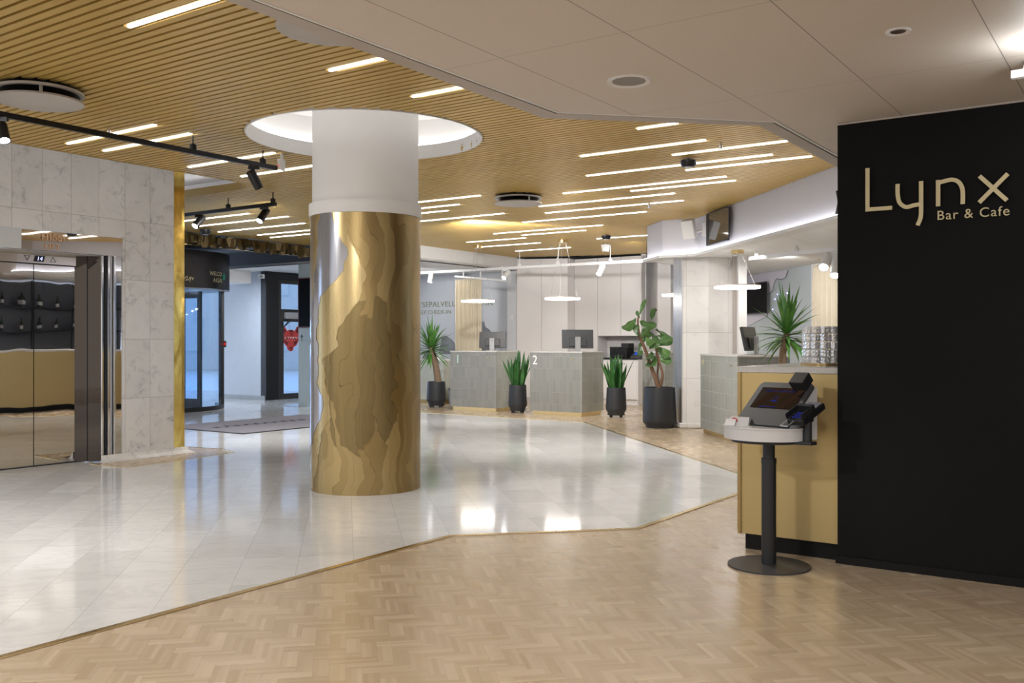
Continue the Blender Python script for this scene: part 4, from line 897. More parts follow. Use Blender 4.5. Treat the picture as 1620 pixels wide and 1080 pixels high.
m = MB(); m.wall([(-.4, 21.6), (6.5, 21.6)], 0, 3.42, .1, 1); struct(m.build('wall_sky_block', CABW), 'unseen wall added behind the cabinet blocks to stop sky light', 'wall')  # added out of view to keep sky light from leaking between cabinets
# printer and terminals in the niche
zc = .915; p = onB(986, bB-.06)
t = thing('printer', 'black office printer on the niche worktop', 'printer', (p.x, p.y, zc), AU)
m = MB(); m.box(-.22, -.16, 0, .16, .16, .20); m.build('body', BLACKM, t, bevel=.01); m = MB(); m.box(-.22, -.17, .19, .0, .15, .225); m.build('scanner_lid', BLACKP, t, bevel=.008); m = MB(); m.box(.03, -.15, .20, .19, .10, .30); m.build('paper_feeder', BLACKP, t, bevel=.006)
m = MB(); m.box(-.15, -.20, .04, .10, -.16, .06); m.build('output_tray', DKGREY, t)
p = onB(1007, bB-.12); t = thing('card_terminal', 'small dark card terminal with blue display beside the printer', 'card terminal', (p.x, p.y, zc), AU)
m = MB(); m.add([(-.10, -.09, 0), (.10, -.09, 0), (.10, .09, 0), (-.10, .09, 0), (-.09, -.08, .05), (.09, -.08, .05), (.09, .08, .13), (-.09, .08, .13)], [(0,3,2,1),(4,5,6,7),(0,1,5,4),(1,2,6,5),(2,3,7,6),(3,0,4,7)]); m.build('body', DKGREY, t, bevel=.006)
m = MB(); m.add([(-.05, -.035, .073), (.07, -.035, .073), (.07, .065, .125), (-.05, .065, .125)], [(0,1,2,3)]); m.build('display', emis('blue screen', (.03, .08, .5), .7), t)
# black sheet in place of the shaded gap over the cabinets
m = MB(); m.prism([(.1, 19.6), (1.146, 19.36), (1.30, 19.6), (2.7, 18.7), (3.2, 19.6), (.3, 21)], 2.99, 3.03); struct(m.build('ceiling_gap_shade', BLACKP), 'black sheet painted as the shade in the gap above the white cabinets', 'ceiling')
m = MB(); m.wall([x1021[:], (x1021+Vv*.55)[:], (x1021+Vv*.55+Uv*.28)[:], (x1021+Vv*1.6+Uv*.28)[:]], 0, CZ, .1, 1); struct(m.build('wall_cabinet_side', CABW), 'pale side wall right of the cabinets', 'wall')
bk = [(3.0, 20.2), (5.6, 18.4)]
m = MB(); m.wall(bk, 0, 3.42, .15, 1); struct(m.build('wall_rear', CABW), 'pale rear wall seen between cabinets and marble pillar', 'wall')
pd = on_b(1052, 540, ab(bk[0])[1])[0]; t = thing('door_2', 'plain white door in the rear wall left of the marble pillar', 'door', (pd.x, pd.y, 0), AU); t['kind'] = 'structure'
m = MB(); m.box(-.05, -.03, 0, 0, 0, 2.15); m.box(.9, -.03, 0, .95, 0, 2.15); m.box(-.05, -.03, 2.1, .95, 0, 2.15); m.build('frame', WHITE, t); m = MB(); m.box(0, -.02, 0.01, .9, 0, 2.1); m.build('leaf', CABW, t)
m = MB(); m.tube([(.08, -.02, 1.02), (.08, -.07, 1.02), (.2, -.07, 1.02)], .01); m.build('handle', CHROME, t, True)

# ------------------------------------------------------------------ reception desks
def desk(lb, loc, rz, w_, d_, h_, num, nummt, numh, npos, front=TILE_N, side=TILE_W, knob=None, plinth=BRTRIM):
    t = thing('reception_desk', lb, 'reception desk', loc, rz, 'tiled reception desks')
    m = MB(); m.box(0, .02, .065, w_-.02, d_, h_-.02); m.build('carcass', CABW, t)
    m = MB(); m.box(0, 0, .065, w_, .02, h_-.02); m.build('front_tiles', front, t)
    m = MB(); m.box(w_-.02, .02, .065, w_, d_, h_-.02); m.build('side_tiles', side, t)
    m = MB(); m.box(-.006, -.006, h_-.02, w_+.006, d_, h_); m.build('worktop', STONE, t, bevel=.002)
    m = MB(); m.box(.04, .03, 0, w_-.03, d_-.03, .065); m.build('plinth', plinth, t)
    if num:
        tm = text_mesh(num, numh, .003); tm.v = [(x+npos[0], y-.004, z+npos[1]) for x, y, z in tm.v]; tm.build('numeral', nummt, t)
    if knob:
        m = MB(); m.tube([(knob[0], 0, knob[1]), (knob[0], -.02, knob[1])], .012, 12); m.build('bag_hook', BRTRIM, t, True)
    return t
DH = 1.08
d1p, d2p = Vector((-1.155, 17.265)), Vector((.275, 16.225))
d1p = Vector((-.275, 16.72))-Uv*1.04; d2p = Vector((1.165, 15.66))-Uv*1.04
desk('left tiled reception desk marked with the pale numeral 1', (d1p.x, d1p.y, 0), AU, 1.04, .70, DH, '1', GREENT, .22, (.12, .86), knob=(.86, .96))
desk('middle tiled reception desk marked with the white numeral 2', (d2p.x, d2p.y, 0), AU, 1.04, .72, DH, '2', WHITET, .22, (.05, .86), knob=(.86, .955))
d3p = Vector((2.535, 15.60))-Uv*.42
desk('tiled reception desk behind the fiddle leaf fig', (d3p.x, d3p.y, 0), AU, .42, 1.0, DH, None, None, .2, (0, 0))
# desk 4: left face runs towards the camera
c4 = Vector((2.735, 11.45)); Mf, Nf = Mv.to_2d() if len(Mv) == 3 else Mv, Nv
far4 = c4+Vector((-.100, .995))*1.50
TILE_D = m_tile('dark grey vertical tiles', .095, .5, (.20, .205, .20), (.25, .255, .245), (.13, .13, .125))
t4 = desk('tiled reception desk with gold numeral 4 behind the brass bar counter', (far4.x, far4.y, 0), math.atan2(-.995, .100), 1.5, .66, DH, '4', GOLDT, .13, (.10, .93), front=m_tile('narrow pale tiles', .066, .20, (.29, .295, .26), (.37, .37, .33), (.40, .395, .35)), side=TILE_D)
m = MB(); m.tube([(1.32, 0, .95), (1.32, -.03, .95), (1.36, -.03, .95)], .006, 8); m.build('bag_hook', BRTRIM, t4, True)
# low self check-in counter
p = F(668, 637); t = thing('check_in_counter', 'low pale self check-in counter half hidden behind the column', 'counter', (p.x, p.y, 0), AU)
m = MB(); m.box(-1.6, 0, .07, .56, .5, .86); m.build('body', mat('pale green tiles', (.52, .54, .48), .3), t); m = MB(); m.box(-1.62, -.01, .86, .58, .52, .885); m.build('worktop', WHITE, t); m = MB(); m.box(-1.6, .03, 0, .53, .5, .07); m.build('plinth', GOLDP, t)
for k, (x, lb) in enumerate(((.08, 'left small white device on the low check-in counter'), (.22, 'right small white device on the low check-in counter'))):
    q = p+U*x+V*.25; t = thing('check_in_device', lb, 'device', (q.x, q.y, .885), AU); m = MB(); m.add([(-.05, -.05, 0), (.05, -.05, 0), (.05, .05, 0), (-.05, .05, 0), (-.045, .0, .10), (.045, .0, .10), (.045, .05, .11), (-.045, .05, .11)], [(0,3,2,1),(4,5,6,7),(0,1,5,4),(1,2,6,5),(2,3,7,6),(3,0,4,7)]); m.build('body', WHITE, t, bevel=.006)
    m = MB(); m.box(-.03, -.03, .055, .03, -.027, .09, Matrix.Rotation(-.4, 4, 'X')); m.build('screen', SCREEN, t)
p = F(707, 640); t = thing('waste_bin', 'rounded grey bin beside the low check-in counter', 'bin', (p.x+.16, p.y+.15, 0)); m = MB(); m.lathe([(0, 0), (.13, 0), (.14, .30), (.10, .36), (0, .38)], 24); m.build('body', mat('taupe bin', (.22, .20, .19), .5), t, True); m = MB(); m.lathe([(.142, .29), (.146, .29), (.146, .31), (.142, .31)], 24); m.build('rim', DKGREY, t, True)

# monitors seen from behind
def monitor(lb, px, py_b, Y, rz, w_, tilt, z=DH):
    p = Vector(((px-810)*Y/FPX, Y, z)); t = thing('monitor', lb, 'monitor', p, rz, None); h_ = w_*.60
    m = MB(); M_ = Matrix.Translation((0, 0, .055)) @ Matrix.Rotation(tilt, 4, 'X')
    m.box(-w_/2, .0, 0, w_/2, .035, h_, M_); m.build('panel', mat('monitor back', (.02, .021, .024), .38, var=.3, vs=3), t, bevel=.006)
    m = MB(); m.box(-w_/2+.01, .036, .01, w_/2-.01, .038, h_-.01, M_); m.build('screen', SCREEN, t)
    m = MB(); m.box(-w_*.28, -.02, .03, w_*.28, .0, h_*.55, M_); m.build('rear_housing', mat('monitor rear bulge', (.024, .025, .028), .42), t, bevel=.012)
    m = MB(); m.box(-.045, -.055, .0, .045, -.02, .05+h_*.62); sd = m.build('stand', SILVER, t, bevel=.004)
    m = MB(); m.lathe([(.018, 0), (.021, 0), (.021, .002), (.018, .002), (.018, 0)], 20, M=Matrix.Translation((0, -.056, .02+h_*.58)) @ Matrix.Rotation(math.pi/2, 4, 'X')); m.build('badge', DKGREY, sd)
    m = MB(); m.box(-.11, -.11, 0, .11, .08, .008); m.build('foot', SILVER, t); return t
monitor('monitor seen from behind on the left desk, in front of the curtain', 779, 554, 17.0, R2(-8), .49, R2(-10))
monitor('monitor seen from behind on the middle desk with numeral 2', 914, 555, 15.95, R2(1), .53, R2(-7))
monitor('tilted monitor with silver stand on the desk with numeral 4', 1192, 560, 12.1, R2(58), .52, R2(-12))

# ------------------------------------------------------------------ ring lamps
def ring_lamp(lb, x, y, z, zc, dia=.61):
    t = thing('ring_lamp', lb, 'pendant lamp', (x, y, zc), 0, 'ring pendant lamps over the desks'); r = dia/2; dz = z-zc
    m = MB(); m.disc(.085, .05, 32, (0, 0, -.05)); m.build('canopy', BRTRIM, t, True)
    m = MB(); m.lathe([(r-.05, dz+.010), (r, dz+.010), (r, dz+.026), (r-.05, dz+.026), (r-.05, dz+.010)], 64); m.build('ring', mat('pale ring metal', (.62, .50, .42), .35, .3), t, True)
    m = MB(); m.lathe([(r-.055, dz-.016), (r-.006, dz-.016), (r-.002, dz+.010), (r-.055, dz+.010), (r-.055, dz-.016)], 64); m.build('diffuser', LEDR, t, True)
    for q in (.3, .3+2.094, .3+4.189):
        m = MB(); m.tube([(.06*math.cos(q), .06*math.sin(q), -.05), ((r-.03)*math.cos(q), (r-.03)*math.sin(q), dz+.026)], .0035, 5); m.build('cable', SILVER, t)
ring_lamp('ring pendant lamp over the left desk, in front of the curtain', -.622, 17.2, 1.985, CZ)
ring_lamp('ring pendant lamp over the middle desk, in front of white cabinets', .873, 16.3, 1.99, CZ)
ring_lamp('ring pendant lamp in front of the bright marble pillar', (1166.5-810)*12.6/FPX, 12.6, 1.975, GZ-.01)
ring_lamp('ring pendant lamp half hidden behind the marble pillar', 2.595, 14.4, 1.96, GZ-.01)

# ------------------------------------------------------------------ white track, spots, curtain with frame
pR = Vector((.12, 18.4, 2.69)); bRl = ab(pR)[1]; aR0, aR1 = on_b(640, 540, bRl)[1], on_b(1030, 540, bRl)[1]
t = bar_track('track_rail', 'long white spotlight track above the reception desks', uv(aR0, bRl, 2.69), uv(aR1, bRl, 2.69), .05, .05, WHITE, (), CZ)
aM = (aR0+aR1)/2
for px in (822, 883.5, 965.5):
    k = on_b(px, 540, bRl)[1]-aM; m = MB(); m.tube([(k, 0, .025), (k, 0, CZ+.02-2.69)], .007); m.lathe([(.045, .025), (.03, .06), (.008, .085)], 12, (k, 0, 0)); m.build('hanger', WHITE, t, True)
GWS = 'white track spotlights'
SP('white spotlight at the left end of the white track above the self check-in text', 682, 2.69, (683, 431), (680, 446), .052, WHITE, GWS, b=bRl, dy=(0, -.05), h=.05)
SP('white spotlight on the white track above the desk marked 1, right of the curtain', 800, 2.69, (805, 429), (797, 439.5), .055, WHITE, GWS, b=bRl, dy=(0, -.1), h=.05)
SP('white spotlight on the white track in front of the cabinets', 952, 2.69, (954, 419), (947, 434), .055, WHITE, GWS, b=bRl, dy=(0, -.1), h=.05)
fr = thing('curtain_rail', 'white metal curtain rail hanging in front of the grey wall', 'curtain rail', D(741, 438, 19.3))
L0, L1, L2 = D(720, 437, 19.5)-fr.location, D(762, 440.5, 19.0)-fr.location, D(801, 444, 18.6)-fr.location
m = MB(); m.tube([L0, L1, L2], .022, 6); m.build('rail', WHITE, fr)
for f_, px in ((.17, 727), (.51, 762), (.93, 795)):
    q = L0.lerp(L2, f_); m = MB(); m.tube([q, q+Vector((0, 0, 2.74-(fr.location.z+q.z)))], .017, 6); m.build('hanger', WHITE, fr)
def curtain(lb, p0, p1, z0, z1, waves, amp):
    p0, p1 = Vector(p0), Vector(p1); d = p1-p0; L = d.length; t = thing('curtain', lb, 'curtain', (p0.x, p0.y, 0), math.atan2(d.y, d.x))
    N = waves*10; vs = []; Z = [z0, z0+.4, (z0+z1)/2, z1-.25, z1-.06, z1]; random.seed(waves)
    ph = [random.uniform(-.9, .9) for _ in range(waves+1)]; am = [random.uniform(.6, 1.25) for _ in range(waves+1)]
    for z in Z:
        for i in range(N+1):
            k = i//10; kk = .5 if z > z1-.1 else 1.0
            vs.append((L*i/N, amp*kk*am[k]*math.sin(2*math.pi*i/10+.25*ph[k]*math.sin(z)), z))
    m = MB(); n = N+1; m.add(vs, [(j*n+i, j*n+i+1, (j+1)*n+i+1, (j+1)*n+i) for j in range(len(Z)-1) for i in range(N)])
    o = m.build('fabric', CURT, t, True); so = o.modifiers.new('thick', 'SOLIDIFY'); so.thickness = .006
    return t
cw0, cw1 = D(720.5, 500, 19.5), D(762.5, 500, 19.0)
tc_ = curtain('beige curtain hanging from the white rail behind the left desk', cw0, cw1, .03, H+(540-441)*19.3/FPX, 12, .05)

# ------------------------------------------------------------------ marble pillar and right hand back wall
PIL = [(2.47, 13.95), (2.345+.11, 13.62), (2.83, 13.60), (3.24, 13.72), (3.3, 14.2), (2.9, 14.4)]
PIL = [(2.40, 13.98), (2.46, 13.64), (2.83, 13.60), (3.235, 13.74), (3.30, 14.2), (2.8, 14.35)]
pl = thing('marble_pillar', 'faceted white marble pillar between the fig and desk 4', 'pillar', (2.83, 13.9, 0))
MPIL = m_marble_wall(.62, .666, .31, .05, 'marble pillar cladding', amt=.3)
m = MB(); m.prism(PIL, 0, GZ); m.build('cladding', MPIL, pl, org=(2.83, 13.9, 0))
m = MB(); m.wall([(2.395, 13.985), (2.455, 13.635), (2.462, 13.634)], .06, GZ-.01, .004, -1); m.build('metal_edge', m_brushed('satin steel edge', (.72, .72, .72), .3), pl, org=(2.83, 13.9, 0))
m = MB(); o1 = [Vector(p) for p in PIL]; m.wall([PIL[0], PIL[1], PIL[2], PIL[3]], 0, .075, .045, -1); m.build('skirting', MPIL, pl, bevel=.02, org=(2.83, 13.9, 0))
px_ = D(1174, 500, 13.35); m = MB(); m.box(-.058, -.04, 0, .058, .06, GZ, Matrix.Translation((px_.x, px_.y, 0))); struct(m.build('trim_17', WHITE), 'white post beside the marble pillar', 'trim')
px_ = D(1163.5, 500, 13.55); m = MB(); m.box(-.03, -.02, 0, .045, .06, GZ, Matrix.Translation((px_.x, px_.y, 0))); struct(m.build('trim_18', GREYB), 'narrow grey strip beside the marble pillar', 'trim')
wA, wB = Vector((4.33, 17.3)), Vector((4.74, 14.95))
wA = wB+(wA-wB)*1.6
m = MB(); m.wall([wA[:], wB[:]], 0, GZ+.02, .12, 1); struct(m.build('wall_mural', MURAL), 'grey green mural wall behind desk 4', 'wall')
dW = (wB-wA).normalized(); nW = Vector((dW.y, -dW.x))
def on_w(px, py, off=.006):
    r = (px-810)/FPX; o = wA+nW*off; s = (o.x-r*o.y)/(r*dW.y-dW.x); q = o+dW*s; return Vector((q.x, q.y, H+(540-py)*q.y/FPX))
t = thing('wall_map', 'lavender map outline with dotted lights on the mural wall', 'mural', (wA.x, wA.y, 0))
out = [(1176, 436.5), (1246.5, 427), (1243, 438), (1237, 442), (1228, 441), (1224.5, 449), (1222, 460), (1214, 466), (1213.5, 500), (1176, 520)]
P = [on_w(*q) for q in out]; n = len(P); m = MB(); vs = P+[q+Vector((nW.x, nW.y, 0))*.006 for q in P]
m.add(vs, [tuple(range(n)), tuple(range(2*n-1, n-1, -1))]+[(i, (i+1) % n, n+(i+1) % n, n+i) for i in range(n)]); m.build('land_shape', MURAL2, t, org=(wA.x, wA.y, 0))
m = MB(); m.tube([on_w(x, y, .016) for x, y in out[1:9]], .008, 5); m.build('outline', mat('thin grey outline', (.25, .25, .28), .5), t, org=(wA.x, wA.y, 0))
for x, y in ((1229.5, 465.5), (1245.5, 463.5), (1226, 473), (1222.5, 489), (1259, 556)):
    q = on_w(x, y, .014); m = MB(); m.lathe([(0, -.012), (.010, -.008), (.014, 0), (.010, .008), (0, .012)], 8, tuple(q)); m.build('light_dot', emis('violet dot', (.45, .45, 1), 2.0), t, org=(wA.x, wA.y, 0))
wC = Vector((5.25, 14.5)); m = MB(); m.wall([wB[:], (wB+dW*.20+nW*-.0)[:]], 0, GZ+.02, .16, 1); struct(m.build('wall_post', WHITE), 'white post between mural wall and curtain', 'wall')
m = MB(); m.wall([(wB+dW*.25)[:], (5.25, 11.2), (7.6, 10.9)], 0, GZ+.02, .12, 1); struct(m.build('wall_reception', WHITE), 'white wall behind the right curtain', 'wall')
c0 = wB+dW*.24+nW*.10; curtain('beige curtain on the right beside the black wall edge', c0, c0+Vector((.16, -1.0)), .03, GZ-.05, 12, .05)
t = thing('wall_screen', 'dark wall mounted television on the mural wall behind the ring lamp', 'television', on_w(1195, 472), 0)
o = t.location; z0, z1 = H+(540-492)*16.9/FPX, H+(540-452)*16.9/FPX
m = MB(); e0, e1 = on_w(1168, 500, .05), on_w(1213.3, 500, .05); m.wall([e0[:2], e1[:2]], z0-.05, z1+.05, .035, -1); m.build('panel', mat('television casing', (.02, .02, .022), .3), t, org=o)
f0_, f1_ = on_w(1169, 500, .088), on_w(1212.5, 500, .088); m = MB(); m.wall([f0_[:2], f1_[:2]], z0-.03, z1+.03, .004, -1); m.build('screen', SCREEN, t, org=o)
m = MB(); g0, g1 = on_w(1185, 480, .004), on_w(1200, 480, .004); m.wall([g0[:2], g1[:2]], (z0+z1)/2-.1, (z0+z1)/2+.1, .05, -1); m.build('wall_bracket', BLACKP, t, org=o)
# white track at the right
q0, q1 = D(1186, 404.5, 12.7), D(1345, 396, 11.2); zt_ = q0.z
t = bar_track('track_rail', 'white track under the white ceiling beside the black wall', q0, q1, .04, .05, WHITE, (-.85, .0), GZ)
for px, tip, lb in ((1310, (1303, 423), 'white spotlight with large bright lens beside the black wall edge'), (1326, (1321, 436), 'white spotlight half cut off by the black wall edge')):
    f_ = (px-1186)/(1345-1186); pm = q0.lerp(q1, f_); t = spot(lb, (pm.x, pm.y, pm.z-.04), D(px, 405, pm.y), D(tip[0], tip[1], pm.y-.16), .062, WHITE, GWS)
# bulkhead fittings: speaker and screen
def on_seg(px, p0, p1, off):
    p0, p1 = Vector(p0), Vector(p1); d = (p1-p0).normalized(); nn = Vector((-d.y, d.x)); nn = nn if nn.dot(-p0) > 0 else -nn
    o = p0+nn*off; r = (px-810)/FPX; s = (o.x-r*o.y)/(r*d.y-d.x); return o+d*s, d, nn
s0, d_, n_ = on_seg(1121.5, bl[2], bl[1], .03); s1, _, _ = on_seg(1154, bl[2], bl[1], .03); ss1, _, _ = on_seg(1158, bl[2], bl[1], .03)
t = thing('wall_screen', 'dark glossy screen mounted on the white bulkhead', 'screen', (s0.x, s0.y, 0))
zb0, zb1 = H+(540-389)*s0.y/FPX, H+(540-338)*s0.y/FPX
m = MB(); m.wall([s0[:], s1[:]], zb0, min(zb1, CZ-.02), .04, -1); m.build('casing', BLACKP, t, org=(s0.x, s0.y, 0))
u0, _, _ = on_seg(1122.3, bl[2], bl[1], .074); u1, _, _ = on_seg(1152.5, bl[2], bl[1], .074)
m = MB(); m.wall([u0[:], u1[:]], zb0+.015, min(zb1, CZ-.02)-.015, .003, -1); m.build('glass', m_mirror('dark screen glass', (.22, .22, .23), 0, .05), t, org=(s0.x, s0.y, 0))
m = MB(); m.wall([(s0+(s1-s0)*.3-n_*.03)[:], (s0+(s1-s0)*.7-n_*.03)[:]], zb0+.1, zb0+.3, .03, -1 if False else 1); m.build('bracket', BLACKP, t, org=(s0.x, s0.y, 0))
sp0 = D(1090, 362, 13.05); t = thing('wall_speaker', 'white loudspeaker tilted down on the bulkhead beside the dark screen', 'speaker', sp0)
M_ = Matrix.Rotation(R2(-12), 4, 'Y') @ Matrix.Rotation(R2(14), 4, 'X') @ Matrix.Rotation(R2(-25), 4, 'Z')
m = MB(); m.box(-.085, -.08, -.13, .085, .08, .13, M_); m.build('cabinet', CABW, t, bevel=.012); m = MB(); m.box(-.075, -.086, -.12, .075, -.08, .12, M_); m.build('grille', WHITE, t)
wq, _, _ = on_seg(1113, bl[3], bl[2], .015); m = MB(); m.tube([(0, .05, -.02), (.12, .08, -.03), (wq.x-sp0.x, wq.y-sp0.y, -.01)], .016); m.box(-.02, -.03, -.09, .02, .02, .09, Matrix.Translation((wq.x-sp0.x, wq.y-sp0.y, 0))); m.build('wall_bracket', WHITE, t, True)
pz = D(1328, 322, 9.3); t = thing('wall_ornament', 'dark crossed bars peeking out beside the black wall edge', 'ornament', pz); m = MB(); m.box(-.012, -.01, -.13, .012, .01, .13, Matrix.Rotation(R2(-10), 4, 'Y')); m.build('bar', DARKF, t); m = MB(); m.box(-.012, .012, -.13, .012, .03, .13, Matrix.Rotation(R2(12), 4, 'Y')); m.build('bar', DARKF, t)

# ------------------------------------------------------------------ brass bar counter
bF = 5.46; cL = on_b(1168, 700, bF)[1]; cH = 1.10
br = thing('bar_counter', 'brass fronted bar counter with stone worktop beside the black wall', 'bar counter', uv(cL, bF), AU)
cW, cD = A0-cL-.002, 5.2
m = MB(); m.box(.012, .006, .098, cW, .03, cH-.035); m.build('front_panel', GOLDP, br)
m = MB(); m.box(0, 0, .098, .014, cD, cH-.035); m.build('side_panel', GOLDP, br)
m = MB(); m.box(-.004, -.004, .094, .016, .012, cH-.035); m.build('corner_profile', m_brushed('bronze corner profile', (.38, .27, .12), .35), br)
m = MB(); m.box(-.006, -.006, cH-.035, cW, cD, cH); m.build('worktop', STONE, br, bevel=.003)
m = MB(); m.box(.03, .04, 0, cW, cD, .098); m.build('plinth', MT['black skirting'], br)
m = MB(); m.box(.03, .03, .098, cW, cD, cH-.035); m.build('carcass', BLACKM, br)
# tray of tumblers
tp = uv(-1.73, 5.93); ty = thing('round_tray', 'round brass tray on the bar counter beside the black wall', 'tray', (tp.x, tp.y, cH))
m = MB(); m.lathe([(0, 0), (.142, 0), (.145, .018), (.138, .018), (.136, .004), (0, .004)], 48); m.build('tray_body', BRTRIM, ty, True)
rad, hh = .0270, .0478
def tumbler_mesh():
    m = MB(); n = 16; prof = [(0, .002), (rad*.86, .002), (rad*.90, .006), (rad, .012), (rad*.96, .026), (rad, .034), (rad*.97, hh-.001), (rad*.86, hh-.001), (rad*.82, .014), (0, .012)]
    m.lathe(prof, n)
    for i, v in enumerate(m.v):
        k = i % n
        if i//n in (3, 5) and k % 2: m.v[i] = (v[0]*.93, v[1]*.93, v[2])
    return m
tb0 = None; rows = ('bottom', 'fourth', 'middle', 'second', 'top'); NS = 12
angs = ['stack nearest the camera'] + ['%s stack %s of the nearest' % (o_, sd) for sd in ('left', 'right') for o_ in ('first', 'second', 'third', 'fourth', 'fifth')] + ['rearmost stack']
order = [0]+[-i for i in range(1, 6)]+[i for i in range(1, 6)]+[6]
for nm_, q in zip(angs, order):
    th = math.atan2(-tp.y, -tp.x)+q*2*math.pi/NS
    for k in range(5):
        lb = 'cut glass tumbler, %s in its stack, %s' % (rows[k].replace('fourth', 'fourth down').replace('second', 'second down'), nm_)
        loc = (tp.x+.108*math.cos(th), tp.y+.108*math.sin(th), cH+.004+k*hh)
        if tb0 is None: tb0 = tumbler_mesh().build('glass_tumbler', CRYST, None, False); tb0.location = loc; tb0.rotation_euler = (0, 0, th); tag(tb0, lb, 'glass', 'tumblers stacked on the tray')
        else:
            c_ = tb0.copy(); COL.objects.link(c_); c_.location = loc; c_.rotation_euler = (0, 0, th+.2*k); c_['label'] = lb
# back bar, seen only mirrored in the lift doors
bb = thing('back_bar', 'dark back bar shelving behind the bar counter', 'shelving', uv(.35, 6.4), RV)
m = MB(); m.box(-.4, 0, 0, 5.5, .05, 2.44); m.build('back_panel', WOODG, bb)
for z in (1.45, 1.9):
    m = MB(); m.box(-.4, .05, z, 5.5, .30, z+.03); m.build('shelf', BLACKP, bb)
for x in (-.4, 0, .92, 1.84, 2.76, 3.68, 4.56, 5.46):
    m = MB(); m.box(x, .27, .9, x+.03, .30, 2.44); m.build('upright', BLACKP, bb)
m = MB(); m.box(-.4, .05, 0, 5.5, .6, .92); m.build('base_cabinet', BLACKM, bb)
def bottle():
    t = thing('bottle', 'dark bottle on the back bar shelf, mirrored in the lift doors', 'bottle', (0, 0, 0), 0, 'bottles on the back bar')
    m = MB(); m.lathe([(0, 0), (.036, 0), (.037, .16), (.013, .21), (.013, .27), (0, .27)], 14); m.build('body', BOTTLE, t, True); m = MB(); m.lathe([(.0375, .05), (.0375, .12)], 14); m.build('bottle_label', CABW, t, True); return t
bt = bottle(); k = 0
for z in (1.48, 1.93):
    for x in [.10+.38*i for i in range(14)]:
        q = uv(.35, 6.4)+V*x-U*.17; loc = (q.x, q.y, z)
        if k == 0: bt.location = loc
        else: dup(bt, loc)
        k += 1
for x, lb in ((1.2, 'left chrome coffee machine on the back bar'), (2.5, 'right chrome coffee machine on the back bar')):
    q = uv(.35, 6.4)+V*x-U*.33; t = thing('coffee_machine', lb, 'coffee machine', (q.x, q.y, .92), RV)
    m = MB(); m.box(-.3, -.2, .05, .3, .2, .12); m.box(-.3, -.2, .32, .3, .2, .46); m.box(-.3, -.2, .12, .3, .0, .32); m.build('body', CHROME, t, bevel=.02); m = MB(); m.box(-.28, -.18, 0, .28, .18, .05); m.build('base', BLACKP, t)

# ------------------------------------------------------------------ check-in kiosk
KA = math.atan2(-.8, .6); kc = Vector((1.432, 5.262))
ks = thing('check_in_kiosk', 'self service kiosk on a black pole in front of the brass bar counter', 'kiosk', (kc.x, kc.y, 0), KA)
SK = mat('kiosk grey face', (.04, .04, .042), .5, .0); KW = mat('kiosk white shell', (.62, .61, .61), .35, var=.01)
TZk = .785
m = MB(); m.disc(.224, .009, 64); m.lathe([(.224, .009), (.05, .013), (0, .013)], 64); m.build('base_plate', SK, ks, True)
m = MB(); m.disc(.040, .56, 32, (0, 0, .010)); m.lathe([(.040, .57), (.042, .57), (.042, .60), (.033, .60)], 32, (0, 0, 0)); m.build('pole', BLACKP, ks, True)
m = MB(); m.disc(.033, .14, 32, (0, 0, .57)); m.build('inner_pole', BLACKP, ks, True)
m = MB(); m.disc(.20, .018, 48, (0.0, -.01, .695)); m.build('under_plate', BLACKP, ks, True)
def dshape(r, yb, n=48):
    t0 = math.asin(yb/r); return [(r*math.cos(t), r*math.sin(t)) for t in [t0+(-math.pi-2*t0)*i/n for i in range(n+1)]]
m = MB(); m.prism([(x+.0, y-.01) for x, y in dshape(.236, .10)], .713, TZk-.008); m.build('table_shell', KW, ks, True)
m = MB(); m.prism([(x+.0, y-.01) for x, y in dshape(.243, .10)], TZk-.008, TZk); m.build('table_top', KW, ks, True)
m = MB(); pf = [(-.100, TZk), (.132, 1.000), (.150, 1.000), (.150, .713), (-.100, .713)]; n = 5
m.add([(x, y, z) for x in (-.135, .208) for y, z in pf], [(0,1,2,3,4), (9,8,7,6,5)]+[(i, (i+1) % 5, 5+(i+1) % 5, 5+i) for i in range(5)]); m.build('housing', KW, ks)
e1 = Vector((1, 0, 0)); e2 = Vector((0, .239, .220)).normalized(); e3 = e1.cross(e2)   # panel axes: right, up along the slope, outwards
PO = Vector((-.146, -.107, TZk)); PL = .327
MP = Matrix(((e1.x, e2.x, e3.x, PO.x), (e1.y, e2.y, e3.y, PO.y), (e1.z, e2.z, e3.z, PO.z), (0, 0, 0, 1)))
pw = .361; rc_ = .03
rp = [(0, 0), (pw, 0)]+[(pw-rc_+rc_*math.cos(R2(q)), PL-rc_+rc_*math.sin(R2(q))) for q in range(0, 91, 15)]+[(rc_+rc_*math.cos(R2(q)), PL-rc_+rc_*math.sin(R2(q))) for q in range(90, 181, 15)]
m = MB(); m.prism(rp, .002, .014); m.v = [tuple(MP @ Vector(v)) for v in m.v]; m.build('face_panel', SK, ks)
m = MB(); m.box(.035, .125, .012, .330, .285, .0155, MP); scn = m.build('screen', mat('kiosk touch screen', (.012, .007, .008), .12), ks)
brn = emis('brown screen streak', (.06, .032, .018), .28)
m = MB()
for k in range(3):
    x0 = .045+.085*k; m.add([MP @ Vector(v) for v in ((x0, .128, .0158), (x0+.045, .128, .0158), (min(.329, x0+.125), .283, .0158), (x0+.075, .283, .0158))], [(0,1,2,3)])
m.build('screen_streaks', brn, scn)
BLS = emis('blue screen lettering', (.06, .08, .50), .16)
tm = text_mesh('CHECK-IN / CHECK-OUT', .0175, .0002); tm.v = [tuple(MP @ Vector((x+.07, z+.252, .0166-y))) for x, y, z in tm.v]; tm.build('screen_lettering', BLS, scn)
